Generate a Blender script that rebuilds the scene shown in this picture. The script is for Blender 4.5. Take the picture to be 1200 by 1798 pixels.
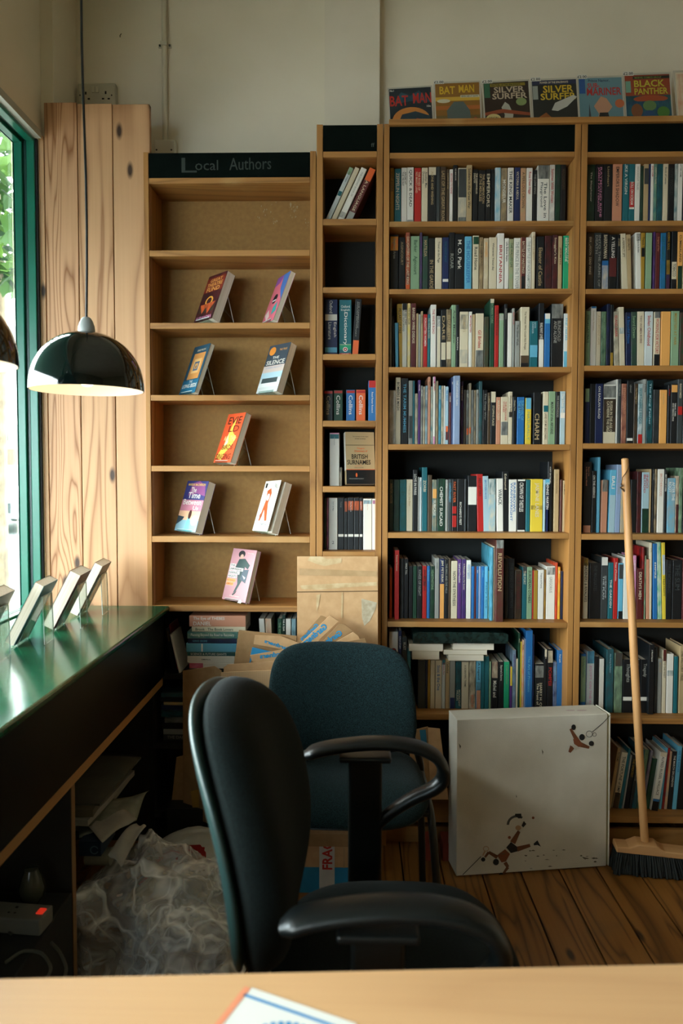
import bpy, math, random
from mathutils import Vector, Matrix, Euler, noise as mnoise
random.seed(7)
for o in list(bpy.data.objects): bpy.data.objects.remove(o)
SC = bpy.context.scene
COL = SC.collection
# ------------------------------------------------------------------ camera
F = 1250.0
cam = bpy.data.cameras.new('camera'); co = bpy.data.objects.new('camera', cam); COL.objects.link(co)
cam.sensor_fit = 'VERTICAL'; cam.sensor_height = 36; cam.sensor_width = 24
cam.lens = F/1798*36
cam.shift_y = -0.0114
cam.clip_start = 0.05; cam.clip_end = 200
co.location = (0, 0, 1.40)
CR = Matrix.Rotation(math.radians(1.15), 4, 'Z') @ Matrix.Rotation(math.radians(90-2.45), 4, 'X') @ Matrix.Rotation(math.radians(0.12), 4, 'Z')
co.rotation_euler = CR.to_euler()
cam.dof.use_dof = True; cam.dof.focus_distance = 2.62; cam.dof.aperture_fstop = 3.2
SC.camera = co
# ------------------------------------------------------------------ world, daylight, exposure
SC.view_settings.view_transform = 'Standard'
SC.view_settings.look = 'None'
SC.view_settings.gamma = 1.0
SC.view_settings.use_curve_mapping = False
SC.view_settings.exposure = 0.72
SC.cycles.max_bounces = 8; SC.cycles.diffuse_bounces = 4; SC.cycles.transparent_max_bounces = 16
SC.cycles.use_denoising = True
SC.cycles.sample_clamp_indirect = 6
W = bpy.data.worlds.new('overcast_sky'); SC.world = W; W.use_nodes = True
nt = W.node_tree; bg = nt.nodes['Background']
tc = nt.nodes.new('ShaderNodeTexCoord'); nz = nt.nodes.new('ShaderNodeTexNoise'); rp = nt.nodes.new('ShaderNodeValToRGB')
nz.inputs['Scale'].default_value = 2.2; nz.inputs['Detail'].default_value = 5
rp.color_ramp.elements[0].position = 0.38; rp.color_ramp.elements[0].color = (0.62, 0.78, 0.92, 1)
rp.color_ramp.elements[1].position = 0.62; rp.color_ramp.elements[1].color = (1.0, 0.99, 0.96, 1)
nt.links.new(tc.outputs['Generated'], nz.inputs['Vector']); nt.links.new(nz.outputs['Fac'], rp.inputs['Fac']); nt.links.new(rp.outputs['Color'], bg.inputs['Color'])
bg.inputs['Strength'].default_value = 17.0
pl = bpy.data.lights.new('window_portal', 'AREA'); pl.shape = 'RECTANGLE'; pl.size = 4.4; pl.size_y = 1.75
pl.cycles.is_portal = True
po = bpy.data.objects.new('window_portal', pl); COL.objects.link(po)
po.location = (-1.30, 0.30, 1.76); po.rotation_euler = (0, math.radians(-90), 0)
pl.size = 1.75; pl.size_y = 4.7

# ------------------------------------------------------------------ pixel helpers (the photo's 1200 x 1798 frame)
def ray(px, py):
    d = Vector(((px-600)/F, (899-py)/F + cam.shift_y*1798/F, -1.0))
    return CR.to_3x3() @ d
def P(px, py, Y):
    d = ray(px, py); t = Y/d.y
    return Vector((d.x*t, Y, 1.40 + d.z*t))
def PZ(px, py, z):
    d = ray(px, py); t = (z-1.40)/d.z
    return Vector((d.x*t, d.y*t, z))
def PX(px, py, x):
    d = ray(px, py); t = x/d.x
    return Vector((x, d.y*t, 1.40 + d.z*t))

# ------------------------------------------------------------------ materials
def lin(h):
    h = h.lstrip('#'); r = []
    for i in (0, 2, 4):
        c = int(h[i:i+2], 16)/255
        r.append(c/12.92 if c <= .04045 else ((c+.055)/1.055)**2.4)
    return tuple(r) + (1,)
MC = {}
def base(name, hexc, rough=.5, spec=.5, metal=0, **kw):
    k = ('b', name, hexc, rough, metal)
    if k in MC: return MC[k]
    m = bpy.data.materials.new(name); m.use_nodes = True
    b = m.node_tree.nodes['Principled BSDF']
    b.inputs['Base Color'].default_value = lin(hexc); b.inputs['Roughness'].default_value = rough
    b.inputs['Metallic'].default_value = metal; b.inputs['Specular IOR Level'].default_value = spec
    for kk, vv in kw.items(): b.inputs[kk].default_value = vv
    MC[k] = m; return m
def nodes(m):
    n = m.node_tree
    return n, n.nodes['Principled BSDF'], (lambda t: n.nodes.new('ShaderNode'+t)), n.links.new
def noisy(name, c1, c2, scale=8, rough=.55, stretch=(1, 1, 1), lo=.35, hi=.65, bump=0, bscale=60, detail=4, spec=.5, dist=0):
    k = ('n', name, c1, c2, scale, stretch)
    if k in MC: return MC[k]
    m = bpy.data.materials.new(name); m.use_nodes = True
    n, b, N, L = nodes(m)
    t = N('TexCoord'); mp = N('Mapping'); mp.inputs['Scale'].default_value = stretch
    z = N('TexNoise'); z.inputs['Scale'].default_value = scale; z.inputs['Detail'].default_value = detail; z.inputs['Distortion'].default_value = dist
    r = N('ValToRGB'); e = r.color_ramp.elements; e[0].position = lo; e[0].color = lin(c1); e[1].position = hi; e[1].color = lin(c2)
    L(t.outputs['Object'], mp.inputs['Vector']); L(mp.outputs['Vector'], z.inputs['Vector']); L(z.outputs['Fac'], r.inputs['Fac']); L(r.outputs['Color'], b.inputs['Base Color'])
    b.inputs['Roughness'].default_value = rough; b.inputs['Specular IOR Level'].default_value = spec
    if bump:
        z2 = N('TexNoise'); z2.inputs['Scale'].default_value = bscale; z2.inputs['Detail'].default_value = 3
        bu = N('Bump'); bu.inputs['Strength'].default_value = bump; bu.inputs['Distance'].default_value = .002
        L(t.outputs['Object'], z2.inputs['Vector']); L(z2.outputs['Fac'], bu.inputs['Height']); L(bu.outputs['Normal'], b.inputs['Normal'])
    MC[k] = m; return m
def wood(name, light, dark, grain='Z', scale=3.0, rings=14, rough=.5, knots=True, mixf=.55, offset=(0, 0, 0), spec=.4, stain=None, plank=0):
    k = ('w', name)
    if k in MC: return MC[k]
    m = bpy.data.materials.new(name); m.use_nodes = True
    n, b, N, L = nodes(m)
    t = N('TexCoord'); mp = N('Mapping')
    st = {'X': (.09, 1, 1), 'Y': (1, .09, 1), 'Z': (1, 1, .09)}[grain]
    mp.inputs['Scale'].default_value = st; mp.inputs['Location'].default_value = offset
    src = t.outputs['Object']
    if plank:   # shift the figure from board to board
        sx = N('SeparateXYZ'); L(src, sx.inputs[0])
        dv = N('Math'); dv.operation = 'DIVIDE'; dv.inputs[1].default_value = plank; L(sx.outputs['X'], dv.inputs[0])
        fl = N('Math'); fl.operation = 'FLOOR'; L(dv.outputs[0], fl.inputs[0])
        ml = N('Math'); ml.operation = 'MULTIPLY'; ml.inputs[1].default_value = 3.71; L(fl.outputs[0], ml.inputs[0])
        cb = N('CombineXYZ'); L(ml.outputs[0], cb.inputs['Y']); L(ml.outputs[0], cb.inputs['Z'])
        ad = N('VectorMath'); ad.operation = 'ADD'; L(src, ad.inputs[0]); L(cb.outputs[0], ad.inputs[1]); src = ad.outputs[0]
    L(src, mp.inputs['Vector'])
    z = N('TexNoise'); z.inputs['Scale'].default_value = scale; z.inputs['Detail'].default_value = 2.2; z.inputs['Roughness'].default_value = .45; z.inputs['Distortion'].default_value = .3
    L(mp.outputs['Vector'], z.inputs['Vector'])
    mu = N('Math'); mu.operation = 'MULTIPLY'; mu.inputs[1].default_value = rings; L(z.outputs['Fac'], mu.inputs[0])
    pp = N('Math'); pp.operation = 'PINGPONG'; pp.inputs[1].default_value = 1.0; L(mu.outputs[0], pp.inputs[0])
    pw = N('Math'); pw.operation = 'POWER'; pw.inputs[1].default_value = 3.4; L(pp.outputs[0], pw.inputs[0])
    # fine fibres
    mp2 = N('Mapping'); s2 = {'X': (1.5, 90, 90), 'Y': (90, 1.5, 90), 'Z': (90, 90, 1.5)}[grain]; mp2.inputs['Scale'].default_value = s2
    L(src, mp2.inputs['Vector']); z2 = N('TexNoise'); z2.inputs['Scale'].default_value = 1.5; z2.inputs['Detail'].default_value = 3; L(mp2.outputs['Vector'], z2.inputs['Vector'])
    a = N('Math'); a.operation = 'MULTIPLY_ADD'; a.inputs[1].default_value = mixf; L(pw.outputs[0], a.inputs[0])
    s = N('Math'); s.operation = 'MULTIPLY'; s.inputs[1].default_value = .35; L(z2.outputs['Fac'], s.inputs[0]); L(s.outputs[0], a.inputs[2])
    r = N('ValToRGB'); e = r.color_ramp.elements; e[0].position = .08; e[0].color = lin(light); e[1].position = .95; e[1].color = lin(dark)
    L(a.outputs[0], r.inputs['Fac']); out = r.outputs['Color']
    if knots:
        mp3 = N('Mapping'); s3 = {'X': (.55, 1.4, 1.4), 'Y': (1.4, .55, 1.4), 'Z': (1.4, 1.4, .55)}[grain]; mp3.inputs['Scale'].default_value = s3; mp3.inputs['Location'].default_value = (offset[0]*1.3+.31, offset[0]*.7, offset[2]*2.1+.17); L(src, mp3.inputs['Vector'])
        v = N('TexVoronoi'); v.voronoi_dimensions = '2D'; v.inputs['Scale'].default_value = 3.0
        sk = N('SeparateXYZ'); ck = N('CombineXYZ'); L(mp3.outputs['Vector'], sk.inputs[0]); L(sk.outputs['X'], ck.inputs['X']); L(sk.outputs['Y' if grain == 'Y' else 'Z'], ck.inputs['Y']); L(ck.outputs[0], v.inputs['Vector'])
        kr = N('ValToRGB'); ke = kr.color_ramp.elements; ke[0].position = .025; ke[0].color = (1, 1, 1, 1); ke[1].position = .06; ke[1].color = (0, 0, 0, 1)
        L(v.outputs['Distance'], kr.inputs['Fac'])
        mx = N('MixRGB'); L(kr.outputs['Color'], mx.inputs['Fac']); L(out, mx.inputs['Color1']); mx.inputs['Color2'].default_value = lin('3a2412'); out = mx.outputs['Color']
    if stain:
        z3 = N('TexNoise'); z3.inputs['Scale'].default_value = 5; z3.inputs['Detail'].default_value = 6; L(t.outputs['Object'], z3.inputs['Vector'])
        r3 = N('ValToRGB'); q = r3.color_ramp.elements; q[0].position = .56; q[0].color = (0, 0, 0, 1); q[1].position = .72; q[1].color = (.75, .75, .75, 1); L(z3.outputs['Fac'], r3.inputs['Fac'])
        mx2 = N('MixRGB'); L(r3.outputs['Color'], mx2.inputs['Fac']); L(out, mx2.inputs['Color1']); mx2.inputs['Color2'].default_value = lin(stain); out = mx2.outputs['Color']
    L(out, b.inputs['Base Color']); b.inputs['Roughness'].default_value = rough; b.inputs['Specular IOR Level'].default_value = spec
    bu = N('Bump'); bu.inputs['Strength'].default_value = .25; bu.inputs['Distance'].default_value = .001; L(a.outputs[0], bu.inputs['Height']); L(bu.outputs['Normal'], b.inputs['Normal'])
    MC[k] = m; return m
def fabric(name, c1, c2, scale=500, sheen=.03):
    m = noisy(name, c1, c2, scale=scale, rough=.95, lo=.42, hi=.62, bump=.5, bscale=scale*.8, detail=2, spec=.15)
    m.node_tree.nodes['Principled BSDF'].inputs['Sheen Weight'].default_value = sheen
    return m
def clear(name, tint='ffffff', fac=.10, rough=.02):
    k = ('c', name)
    if k in MC: return MC[k]
    m = bpy.data.materials.new(name); m.use_nodes = True
    n = m.node_tree; n.nodes.remove(n.nodes['Principled BSDF'])
    tr = n.nodes.new('ShaderNodeBsdfTransparent'); tr.inputs['Color'].default_value = lin(tint)
    gl = n.nodes.new('ShaderNodeBsdfGlossy'); gl.inputs['Roughness'].default_value = rough
    fr = n.nodes.new('ShaderNodeFresnel'); fr.inputs['IOR'].default_value = 1.45
    ml = n.nodes.new('ShaderNodeMath'); ml.operation = 'MULTIPLY_ADD'; ml.inputs[1].default_value = .35; ml.inputs[2].default_value = fac*.15
    mx = n.nodes.new('ShaderNodeMixShader')
    n.links.new(fr.outputs[0], ml.inputs[0]); n.links.new(ml.outputs[0], mx.inputs[0]); n.links.new(tr.outputs[0], mx.inputs[1]); n.links.new(gl.outputs[0], mx.inputs[2])
    n.links.new(mx.outputs[0], n.nodes['Material Output'].inputs[0]); MC[k] = m; return m

M_PINE = wood('pine_plank', 'c2926a', '85562f', 'Z', 8, 46, .55, True, .8, offset=(.4, 0, 1.3))
M_SHELF = wood('shelf_pine_x', 'ae7a40', '774c20', 'X', 5.0, 20, .55, False, .5, stain='b68c56')
M_SHELFZ = wood('shelf_pine_z', 'ae7a40', '774c20', 'Z', 5.0, 18, .55, False, .5)
M_BACK = noisy('hardboard', '8c6634', '976f3a', 60, .8, detail=6)
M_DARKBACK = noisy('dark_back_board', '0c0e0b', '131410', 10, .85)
M_CHALK = noisy('chalkboard', '050b09', '09110e', 12, .9, spec=.08)
M_FLOOR = wood('floor_board', '96642f', '563416', 'Y', 7, 24, .40, True, .7, stain='6e5230', plank=.137)
M_DESK = wood('desk_oak', 'd2a474', 'b4845a', 'X', 5.0, 7, .45, False, .3)
M_BROOM = wood('broom_wood', 'c99560', '9c6a38', 'Z', 12.0, 10, .5, False, .5)
M_WALL = noisy('cream_wall', 'e2d8c2', 'e9dfcb', 3, .85, bump=.15, bscale=40)
M_COL = noisy('column_paint', 'dcd2be', 'e4dac8', 4, .8, bump=.3, bscale=25)
M_GREEN = noisy('green_gloss_paint', '085c48', '0b6650', 5, .28, lo=.4, hi=.7)
M_DKGREEN = base('dark_green_paint', '06352e', .35)
M_COUNTER = noisy('counter_green', '10482f', '16563b', 40, .16, detail=6, bump=.04, bscale=140)
M_BLACK = noisy('counter_black', '040908', '070e0c', 20, .3, spec=.35)
M_KRAFT = noisy('kraft_card', 'bd9366', 'c99f72', 30, .85, detail=6)
M_KRAFTD = noisy('kraft_card_dark', '96724a', 'a47e54', 30, .85, detail=6)
M_PAGE = noisy('page_edges', 'dccfb8', 'ece2d0', 300, .9, stretch=(1, 1, .01))
M_PAGEW = noisy('page_edges_white', 'e8e2d6', 'f2eee6', 300, .9)
M_PLASTIC = noisy('black_plastic', '070b0b', '0b1010', 200, .33, bump=.25, bscale=300, spec=.4)
M_METAL = base('black_tube', '0c1212', .3)
M_WHITEP = base('white_plastic', 'dcd6c6', .45)
M_ACR = clear('acrylic', 'f4faf8', .16)
M_ACRE = base('acrylic_edge', 'e2ece8', .25)
M_GLASS = clear('window_glass', 'fbfffd', .03)

# ------------------------------------------------------------------ mesh builder
class MB:
    def __init__(s): s.v = []; s.f = []; s.m = []
    def add(s, vs, fs, mi=0):
        b = len(s.v); s.v += [tuple(x) for x in vs]
        for f in fs: s.f.append([b+i for i in f]); s.m.append(mi)
        return s
    def box(s, x0, x1, y0, y1, z0, z1, mi=0, T=None):
        vs = [(x, y, z) for z in (z0, z1) for y in (y0, y1) for x in (x0, x1)]
        if T: vs = [T @ Vector(v) for v in vs]
        return s.add(vs, [(0, 2, 3, 1), (4, 5, 7, 6), (0, 1, 5, 4), (2, 6, 7, 3), (0, 4, 6, 2), (1, 3, 7, 5)], mi)
    def prism(s, pts, vec, mi=0):
        vec = Vector(vec); n = len(pts); a = [Vector(p) for p in pts]
        vs = a + [p+vec for p in a]
        fs = [tuple(range(n))[::-1], tuple(range(n, 2*n))] + [(i, (i+1) % n, n+(i+1) % n, n+i) for i in range(n)]
        return s.add(vs, fs, mi)
    def poly(s, pts, mi=0): return s.add(pts, [tuple(range(len(pts)))], mi)
    def sweep(s, pts, ra, rb=None, seg=10, ref=(0, 1, 0), mi=0, cap=True, power=1.0):
        """tube through pts; ra = half size across in the plane normal to ref, rb = half size along ref"""
        pts = [Vector(p) for p in pts]; n = len(pts)
        if not hasattr(ra, '__len__'): ra = [ra]*n
        if rb is None: rb = ra
        if not hasattr(rb, '__len__'): rb = [rb]*n
        ref = Vector(ref); vs = []
        for i, p in enumerate(pts):
            t = (pts[min(i+1, n-1)] - pts[max(i-1, 0)]).normalized()
            r = ref - t*ref.dot(t)
            if r.length < 1e-4: r = Vector((1, 0, 0)) - t*t.x
            r.normalize(); q = t.cross(r)
            for k in range(seg):
                a = 2*math.pi*k/seg; c, d = math.cos(a), math.sin(a)
                c = math.copysign(abs(c)**power, c); d = math.copysign(abs(d)**power, d)
                vs.append(p + q*ra[i]*c + r*rb[i]*d)
        fs = [(i*seg+k, i*seg+(k+1) % seg, (i+1)*seg+(k+1) % seg, (i+1)*seg+k) for i in range(n-1) for k in range(seg)]
        if cap: fs += [tuple(range(seg))[::-1], tuple((n-1)*seg+k for k in range(seg))]
        return s.add(vs, fs, mi)
    def lathe(s, prof, c=(0, 0, 0), seg=40, mi=0):
        vs = []; n = len(prof)
        for r, z in prof:
            for k in range(seg):
                a = 2*math.pi*k/seg; vs.append((c[0]+r*math.cos(a), c[1]+r*math.sin(a), c[2]+z))
        fs = [(i*seg+k, i*seg+(k+1) % seg, (i+1)*seg+(k+1) % seg, (i+1)*seg+k) for i in range(n-1) for k in range(seg)]
        return s.add(vs, fs, mi)
    def cushion(s, a, b, tf, tb, n=3.0, p=3.0, fn=None, rings=10, seg=48, mi=0):
        """pillow in local x (half a), z (half b); front swells to y=-tf, back to y=+tb"""
        fn = fn or (lambda x, y, z: (x, y, z)); vs = []
        def pt(r, k):
            t = 2*math.pi*k/seg; c, d = math.cos(t), math.sin(t)
            return a*math.copysign(abs(c)**(2/n), c)*r, b*math.copysign(abs(d)**(2/n), d)*r
        rr = [math.sin(math.pi/2*i/rings) for i in range(1, rings+1)]
        front = []; back = []
        for r in rr:
            h = max(0, 1-r**p)**.5
            front.append([(pt(r, k)[0], -tf*h, pt(r, k)[1]) for k in range(seg)])
            back.append([(pt(r, k)[0], tb*h, pt(r, k)[1]) for k in range(seg)])
        rows = front + back[-2::-1]
        vs = [(0, -tf, 0)] + [q for row in rows for q in row] + [(0, tb, 0)]
        fs = [(0, 1+(k+1) % seg, 1+k) for k in range(seg)]
        for i in range(len(rows)-1):
            for k in range(seg): fs.append((1+i*seg+k, 1+i*seg+(k+1) % seg, 1+(i+1)*seg+(k+1) % seg, 1+(i+1)*seg+k))
        l = 1+(len(rows)-1)*seg; e = len(vs)-1
        fs += [(l+k, l+(k+1) % seg, e) for k in range(seg)]
        return s.add([fn(*v) for v in vs], fs, mi)
    def build(s, name, mats, parent=None, smooth=False, bevel=0, local=False, keep=False):
        if not isinstance(mats, (list, tuple)): mats = [mats]
        off = Vector((0, 0, 0)); loc = None
        if parent is not None and not local: off = parent.location.copy()
        if parent is None and not keep:
            xs = [v[0] for v in s.v]; ys = [v[1] for v in s.v]; zs = [v[2] for v in s.v]
            off = Vector(((min(xs)+max(xs))/2, (min(ys)+max(ys))/2, min(zs)))
        me = bpy.data.meshes.new(name); me.from_pydata([tuple(Vector(v)-off) for v in s.v], [], s.f)
        for m in mats: me.materials.append(m)
        if len(mats) > 1: me.polygons.foreach_set('material_index', s.m)
        if smooth: me.polygons.foreach_set('use_smooth', [True]*len(s.f))
        me.update()
        o = bpy.data.objects.new(name, me); COL.objects.link(o)
        if parent is not None: o.parent = parent
        elif not keep: o.location = off
        if smooth and smooth != 'all': 
            try: me.set_sharp_from_angle(angle=math.radians(40))
            except Exception: pass
        if bevel:
            bv = o.modifiers.new('bevel', 'BEVEL'); bv.width = bevel; bv.segments = 2; bv.limit_method = 'ANGLE'
        return o
def tag(o, label=None, cat=None, group=None, kind=None):
    if label: o['label'] = label
    if cat: o['category'] = cat
    if group: o['group'] = group
    if kind: o['kind'] = kind
    return o
def empty(name, loc, label=None, cat=None, group=None, rot=(0, 0, 0)):
    o = bpy.data.objects.new(name, None); COL.objects.link(o); o.location = loc; o.rotation_euler = rot; o.empty_display_size = .05
    return tag(o, label, cat, group)
def struct(o): o['kind'] = 'structure'; return o

# ------------------------------------------------------------------ lettering
TCACHE = {}
def text_data(s, bold=0.0):
    k = (s, bold)
    if k in TCACHE: return TCACHE[k]
    cu = bpy.data.curves.new('lettering', 'FONT'); cu.body = s; cu.resolution_u = 2; cu.offset = bold
    ob = bpy.data.objects.new('lettering', cu); COL.objects.link(ob)
    dg = bpy.context.evaluated_depsgraph_get(); dg.update()
    me = bpy.data.meshes.new_from_object(ob.evaluated_get(dg))
    vs = [tuple(v.co) for v in me.vertices]; fs = [tuple(p.vertices) for p in me.polygons]
    bpy.data.objects.remove(ob); bpy.data.curves.remove(cu); bpy.data.meshes.remove(me)
    if not vs: vs = [(0, 0, 0), (1, 0, 0), (1, 1, 0)]; fs = [(0, 1, 2)]
    x0 = min(v[0] for v in vs); x1 = max(v[0] for v in vs); y0 = min(v[1] for v in vs); y1 = max(v[1] for v in vs)
    w = max(x1-x0, 1e-4); h = max(y1-y0, 1e-4)
    TCACHE[k] = ([((v[0]-x0)/w, (v[1]-y0)/h) for v in vs], fs, w/h)
    return TCACHE[k]
def text_into(mb, s, o, ux, uy, mi=0, bold=0.0):
    vs, fs, asp = text_data(s, bold); o = Vector(o); ux = Vector(ux); uy = Vector(uy)
    mb.add([o+ux*a+uy*b for a, b in vs], fs, mi); return mb
PAL = dict(K='14171a', W='e4dfd4', C='d6c8ab', T='b59c74', G='96968f', D='3a3f40', R='b3231f', O='dc6430', Y='dfc23c', N='1b2852', B='256aa8',
           S='62acc9', E='1a646d', F='1d4632', L='88a582', P='573173', M='5a2223', V='4f3e2c', Q='d58bb0', A='a5bfc8', J='1c9a6c', H='a5812c', U='8b9cba',
           I='c9d0cf', X='c98a6c', Z='e5a458')
CNAME = dict(K='black', W='white', C='cream', T='tan', G='grey', D='charcoal', R='red', O='orange', Y='yellow', N='navy', B='blue', S='sky blue', E='teal',
             F='dark green', L='sage green', P='purple', M='maroon', V='brown', Q='pink', A='pale blue', J='bright green', H='ochre', U='lilac blue', I='silver', X='salmon', Z='amber')
def bookmat(code):
    if '/' in code:
        a, b = code.split('/')[:2]
        return noisy('cover_'+a+b, PAL[a], PAL[b], 70, .4, stretch=(1, 1, .35), lo=.3, hi=.75, detail=6)
    return noisy('cover_'+code, PAL[code], PAL[code], 20, .42)
def ink(code): return base('ink_'+code, PAL[code], .5)

# ------------------------------------------------------------------ a spine-out book
def book(w, h, d, code, loc, rot=(0, 0, 0), text=None, tc='W', bands=(), hard=False, name='paperback_book', rel=None, span=None, face=None, extra=()):
    t = .0022 if hard else .0009
    root = MB()
    c = min(.0018, w*.2)
    pts = [(-w/2, d), (-w/2, c), (-w/2+c*.4, c*.3), (-w/2+c, 0), (w/2-c, 0), (w/2-c*.4, c*.3), (w/2, c), (w/2, d), (w/2-t, d), (w/2-t, t+.001), (-w/2+t, t+.001), (-w/2+t, d)]
    root.add([(x, y, 0) for x, y in pts]+[(x, y, h) for x, y in pts],
             [(i, (i+1) % 12, 12+(i+1) % 12, 12+i) for i in range(12)] + [(0, 1, 10, 11)[::-1], (1, 2, 3, 4, 5, 6, 9, 10)[::-1], (6, 7, 8, 9)[::-1], (12, 13, 22, 23), (13, 14, 15, 16, 17, 18, 21, 22), (18, 19, 20, 21)])
    o = root.build(name, bookmat(code), keep=True); o.location = loc; o.rotation_euler = rot
    g = .003 if hard else .0006
    MB().box(-w/2+t, w/2-t, t+.001, d-(.004 if hard else .0005), g, h-g).build('page_block', M_PAGE, o, local=True)
    if bands:
        for f0, f1, bc in bands:
            b = MB(); b.box(-w/2+c*.8, w/2-c*.8, -.0003, .0002, h*(1-f1), h*(1-f0))
            b.build('spine_band', bookmat(bc), o, local=True)
    if text:
        lines = text.split('|'); n = len(lines); mb = MB()
        rl = rel if rel else (.52 if n == 1 else .78)
        lh = w*rl/(n+(n-1)*.25)
        L0, L1 = span if span else (.07, .93)
        asp = max(text_data(s)[2] for s in lines)
        L = min(lh*asp*.95, h*(L1-L0)) if not span else h*(L1-L0)
        for i, s in enumerate(lines):
            a = text_data(s)[2]/asp; ln = L*a if not span else L*min(1, max(a, .3))
            xb = w*rl/2 - (i+1)*lh - i*lh*.25
            text_into(mb, s, (xb, -.0007, h*(1-L0)), (0, 0, -ln), (lh, 0, 0), bold=.01)
        mb.build('spine_title', ink(tc), o, local=True)
    return o
ROWS = []
ORD = ['', 'second', 'third', 'fourth', 'fifth', 'sixth', 'seventh', 'eighth', 'ninth', 'tenth', 'eleventh', 'twelfth', 'thirteenth', 'fourteenth', 'fifteenth', 'sixteenth', 'seventeenth', 'eighteenth', 'nineteenth', 'twentieth']
def wdesc(w): return 'thin ' if w < .011 else ('thick ' if w > .036 else '')
def row(rowname, group, oy, s, ox, zs, entries, Y=2.66, depth=.13, Ymax=None):
    lst = []
    for e in entries:
        xl, xr, yt, code = e[:4]; text = e[4] if len(e) > 4 else None; tcol = e[5] if len(e) > 5 else 'W'; op = e[6] if len(e) > 6 else {}
        yy = op.get('Y', Y)
        pyt = oy+yt/s; pym = pyt+30
        a = P(ox+xl/s, pym, yy); b = P(ox+xr/s, pym, yy); tp = P(ox+(xl+xr)/2/s, pyt, yy)
        tilt = math.radians(op.get('tilt', 0)); w = max((b.x-a.x)*math.cos(tilt)-.0006, .004)
        h = (tp.z-zs)/math.cos(tilt) - (w*abs(math.sin(tilt)))*.5; x = (a.x+b.x)/2
        if tilt and not op.get('base'): x = x - (tp.z-zs)*math.tan(tilt)
        if op.get('base'): pass
        d = op.get('d', depth + random.uniform(-.012, .006)); 
        safe = bool(text and text.startswith('*')); text = text.lstrip('*') if text else None
        hard = op.get('hard', h > .215 and w > .018)
        z0 = zs + .0005 + w/2*abs(math.sin(tilt))
        o = book(w, h, d, code, (x, yy, z0), (0, tilt, 0), text, tcol, op.get('bands', ()), hard, 'hardback_book' if hard else 'paperback_book', op.get('rel'), op.get('span'))
        o['category'] = 'book'; o['group'] = group
        lst.append((o, code, w, h, text.replace('|', ' ') if (text and safe) else None, x, op))
    lst.sort(key=lambda r: r[5])
    for i, r in enumerate(lst):
        o, code, w, h, tt, x, op = r; cn = CNAME[code.split('/')[0]]
        if op.get('label'): o['label'] = op['label']; continue
        if tt: o['label'] = f'{cn} book lettered {tt}, {rowname}'; continue
        best = None
        for dlt in range(1, 20):
            for sg, wd in ((1, 'left'), (-1, 'right')):
                j = i+sg*dlt
                if 0 <= j < len(lst) and lst[j][4] and best is None: best = (dlt, wd, lst[j][4])
            if best: break
        if best:
            q = (ORD[best[0]-1]+' ') if best[0] > 1 else 'just '
            two = ''
            if '/' in code: two = ' and '+CNAME[code.split('/')[1]]
            o['label'] = f'{wdesc(w)}{cn}{two} book, {q}{best[1]} of {best[2]}, {rowname}'
            if len(o['label'].replace('-', ' ').split()) > 16: o['label'] = f'{cn} book, {q}{best[1]} of {best[2]}, {rowname}'
        else: o['label'] = f'{wdesc(w)}{cn} book, {ORD[i] or "first"} from left, {rowname}'
    ROWS.append(lst); return lst
# ================================================================== the room
XW = P(72, 700, 2.60).x            # inner face of the window wall
YB = 2.86                          # back wall
ZC = 3.30
YN, XR = -2.2, 4.2
m = MB()
for i in range(-16, 26):
    x0 = .579+.137*i
    if x0 > XR: break
    x1 = min(x0+.137, XR)
    if x1 < XW: continue
    x0 = max(x0, XW-.004)
    m.box(x0+.0028, x1-.0028, YN, YB, -.02, 0)
fl = struct(m.build('floor', M_FLOOR, keep=True)); fl['label'] = 'worn dark stained pine floorboards'
struct(MB().box(XW-.1, XR, YN, YB, -.06, -.022).build('floor', base('underfloor', '0b0c0a', .9), keep=True))
struct(MB().box(XW-.1, XR, YN, YB+.1, ZC, ZC+.1).build('ceiling', noisy('ceiling_paint', 'cfc8b6', 'd8d2c2', 3, .9), keep=True))
struct(MB().box(XW-.084, XR, YB, YB+.12, -.06, ZC).build('wall_back', M_WALL, keep=True))
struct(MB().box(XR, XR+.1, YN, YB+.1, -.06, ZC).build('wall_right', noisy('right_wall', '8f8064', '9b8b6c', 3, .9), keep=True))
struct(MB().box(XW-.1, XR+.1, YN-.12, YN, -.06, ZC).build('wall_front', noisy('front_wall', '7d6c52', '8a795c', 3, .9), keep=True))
# window wall: pier by the corner, header over the window, base under it
ZH = P(77, 237, 2.60).z            # lower edge of the cream plaster
m = MB()
m.box(XW-.10, XW, YN, YB, ZH, ZC)
m.box(XW-.084, XW, 2.612, YB, -.06, ZH)
m.box(XW-.10, XW, YN, 2.615, -.06, .82)
m.box(XW-.10, XW, YN, -1.9, .82, ZH)
struct(m.build('wall_left', M_WALL, keep=True))
# column on the back wall
a = P(570, 120, 2.806).x; b = P(667, 120, 2.806).x
struct(MB().box(a, b, 2.806, YB, 0, ZC).build('wall_back', M_COL, keep=True))
# boxed pipe in the corner
a = P(93, 100, 2.64).x
struct(MB().box(XW-.01, a, 2.64, YB, 1.0, ZC).build('trim_1', M_WALL, keep=True))
a = P(74, 200, 2.60)
# bead under the plaster
struct(MB().box(XW-.004, XW+.016, -1.9, 2.60, ZH-.012, ZH+.014).build('trim_2', base('grey_bead', 'a9aaa0', .5), keep=True))
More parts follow.
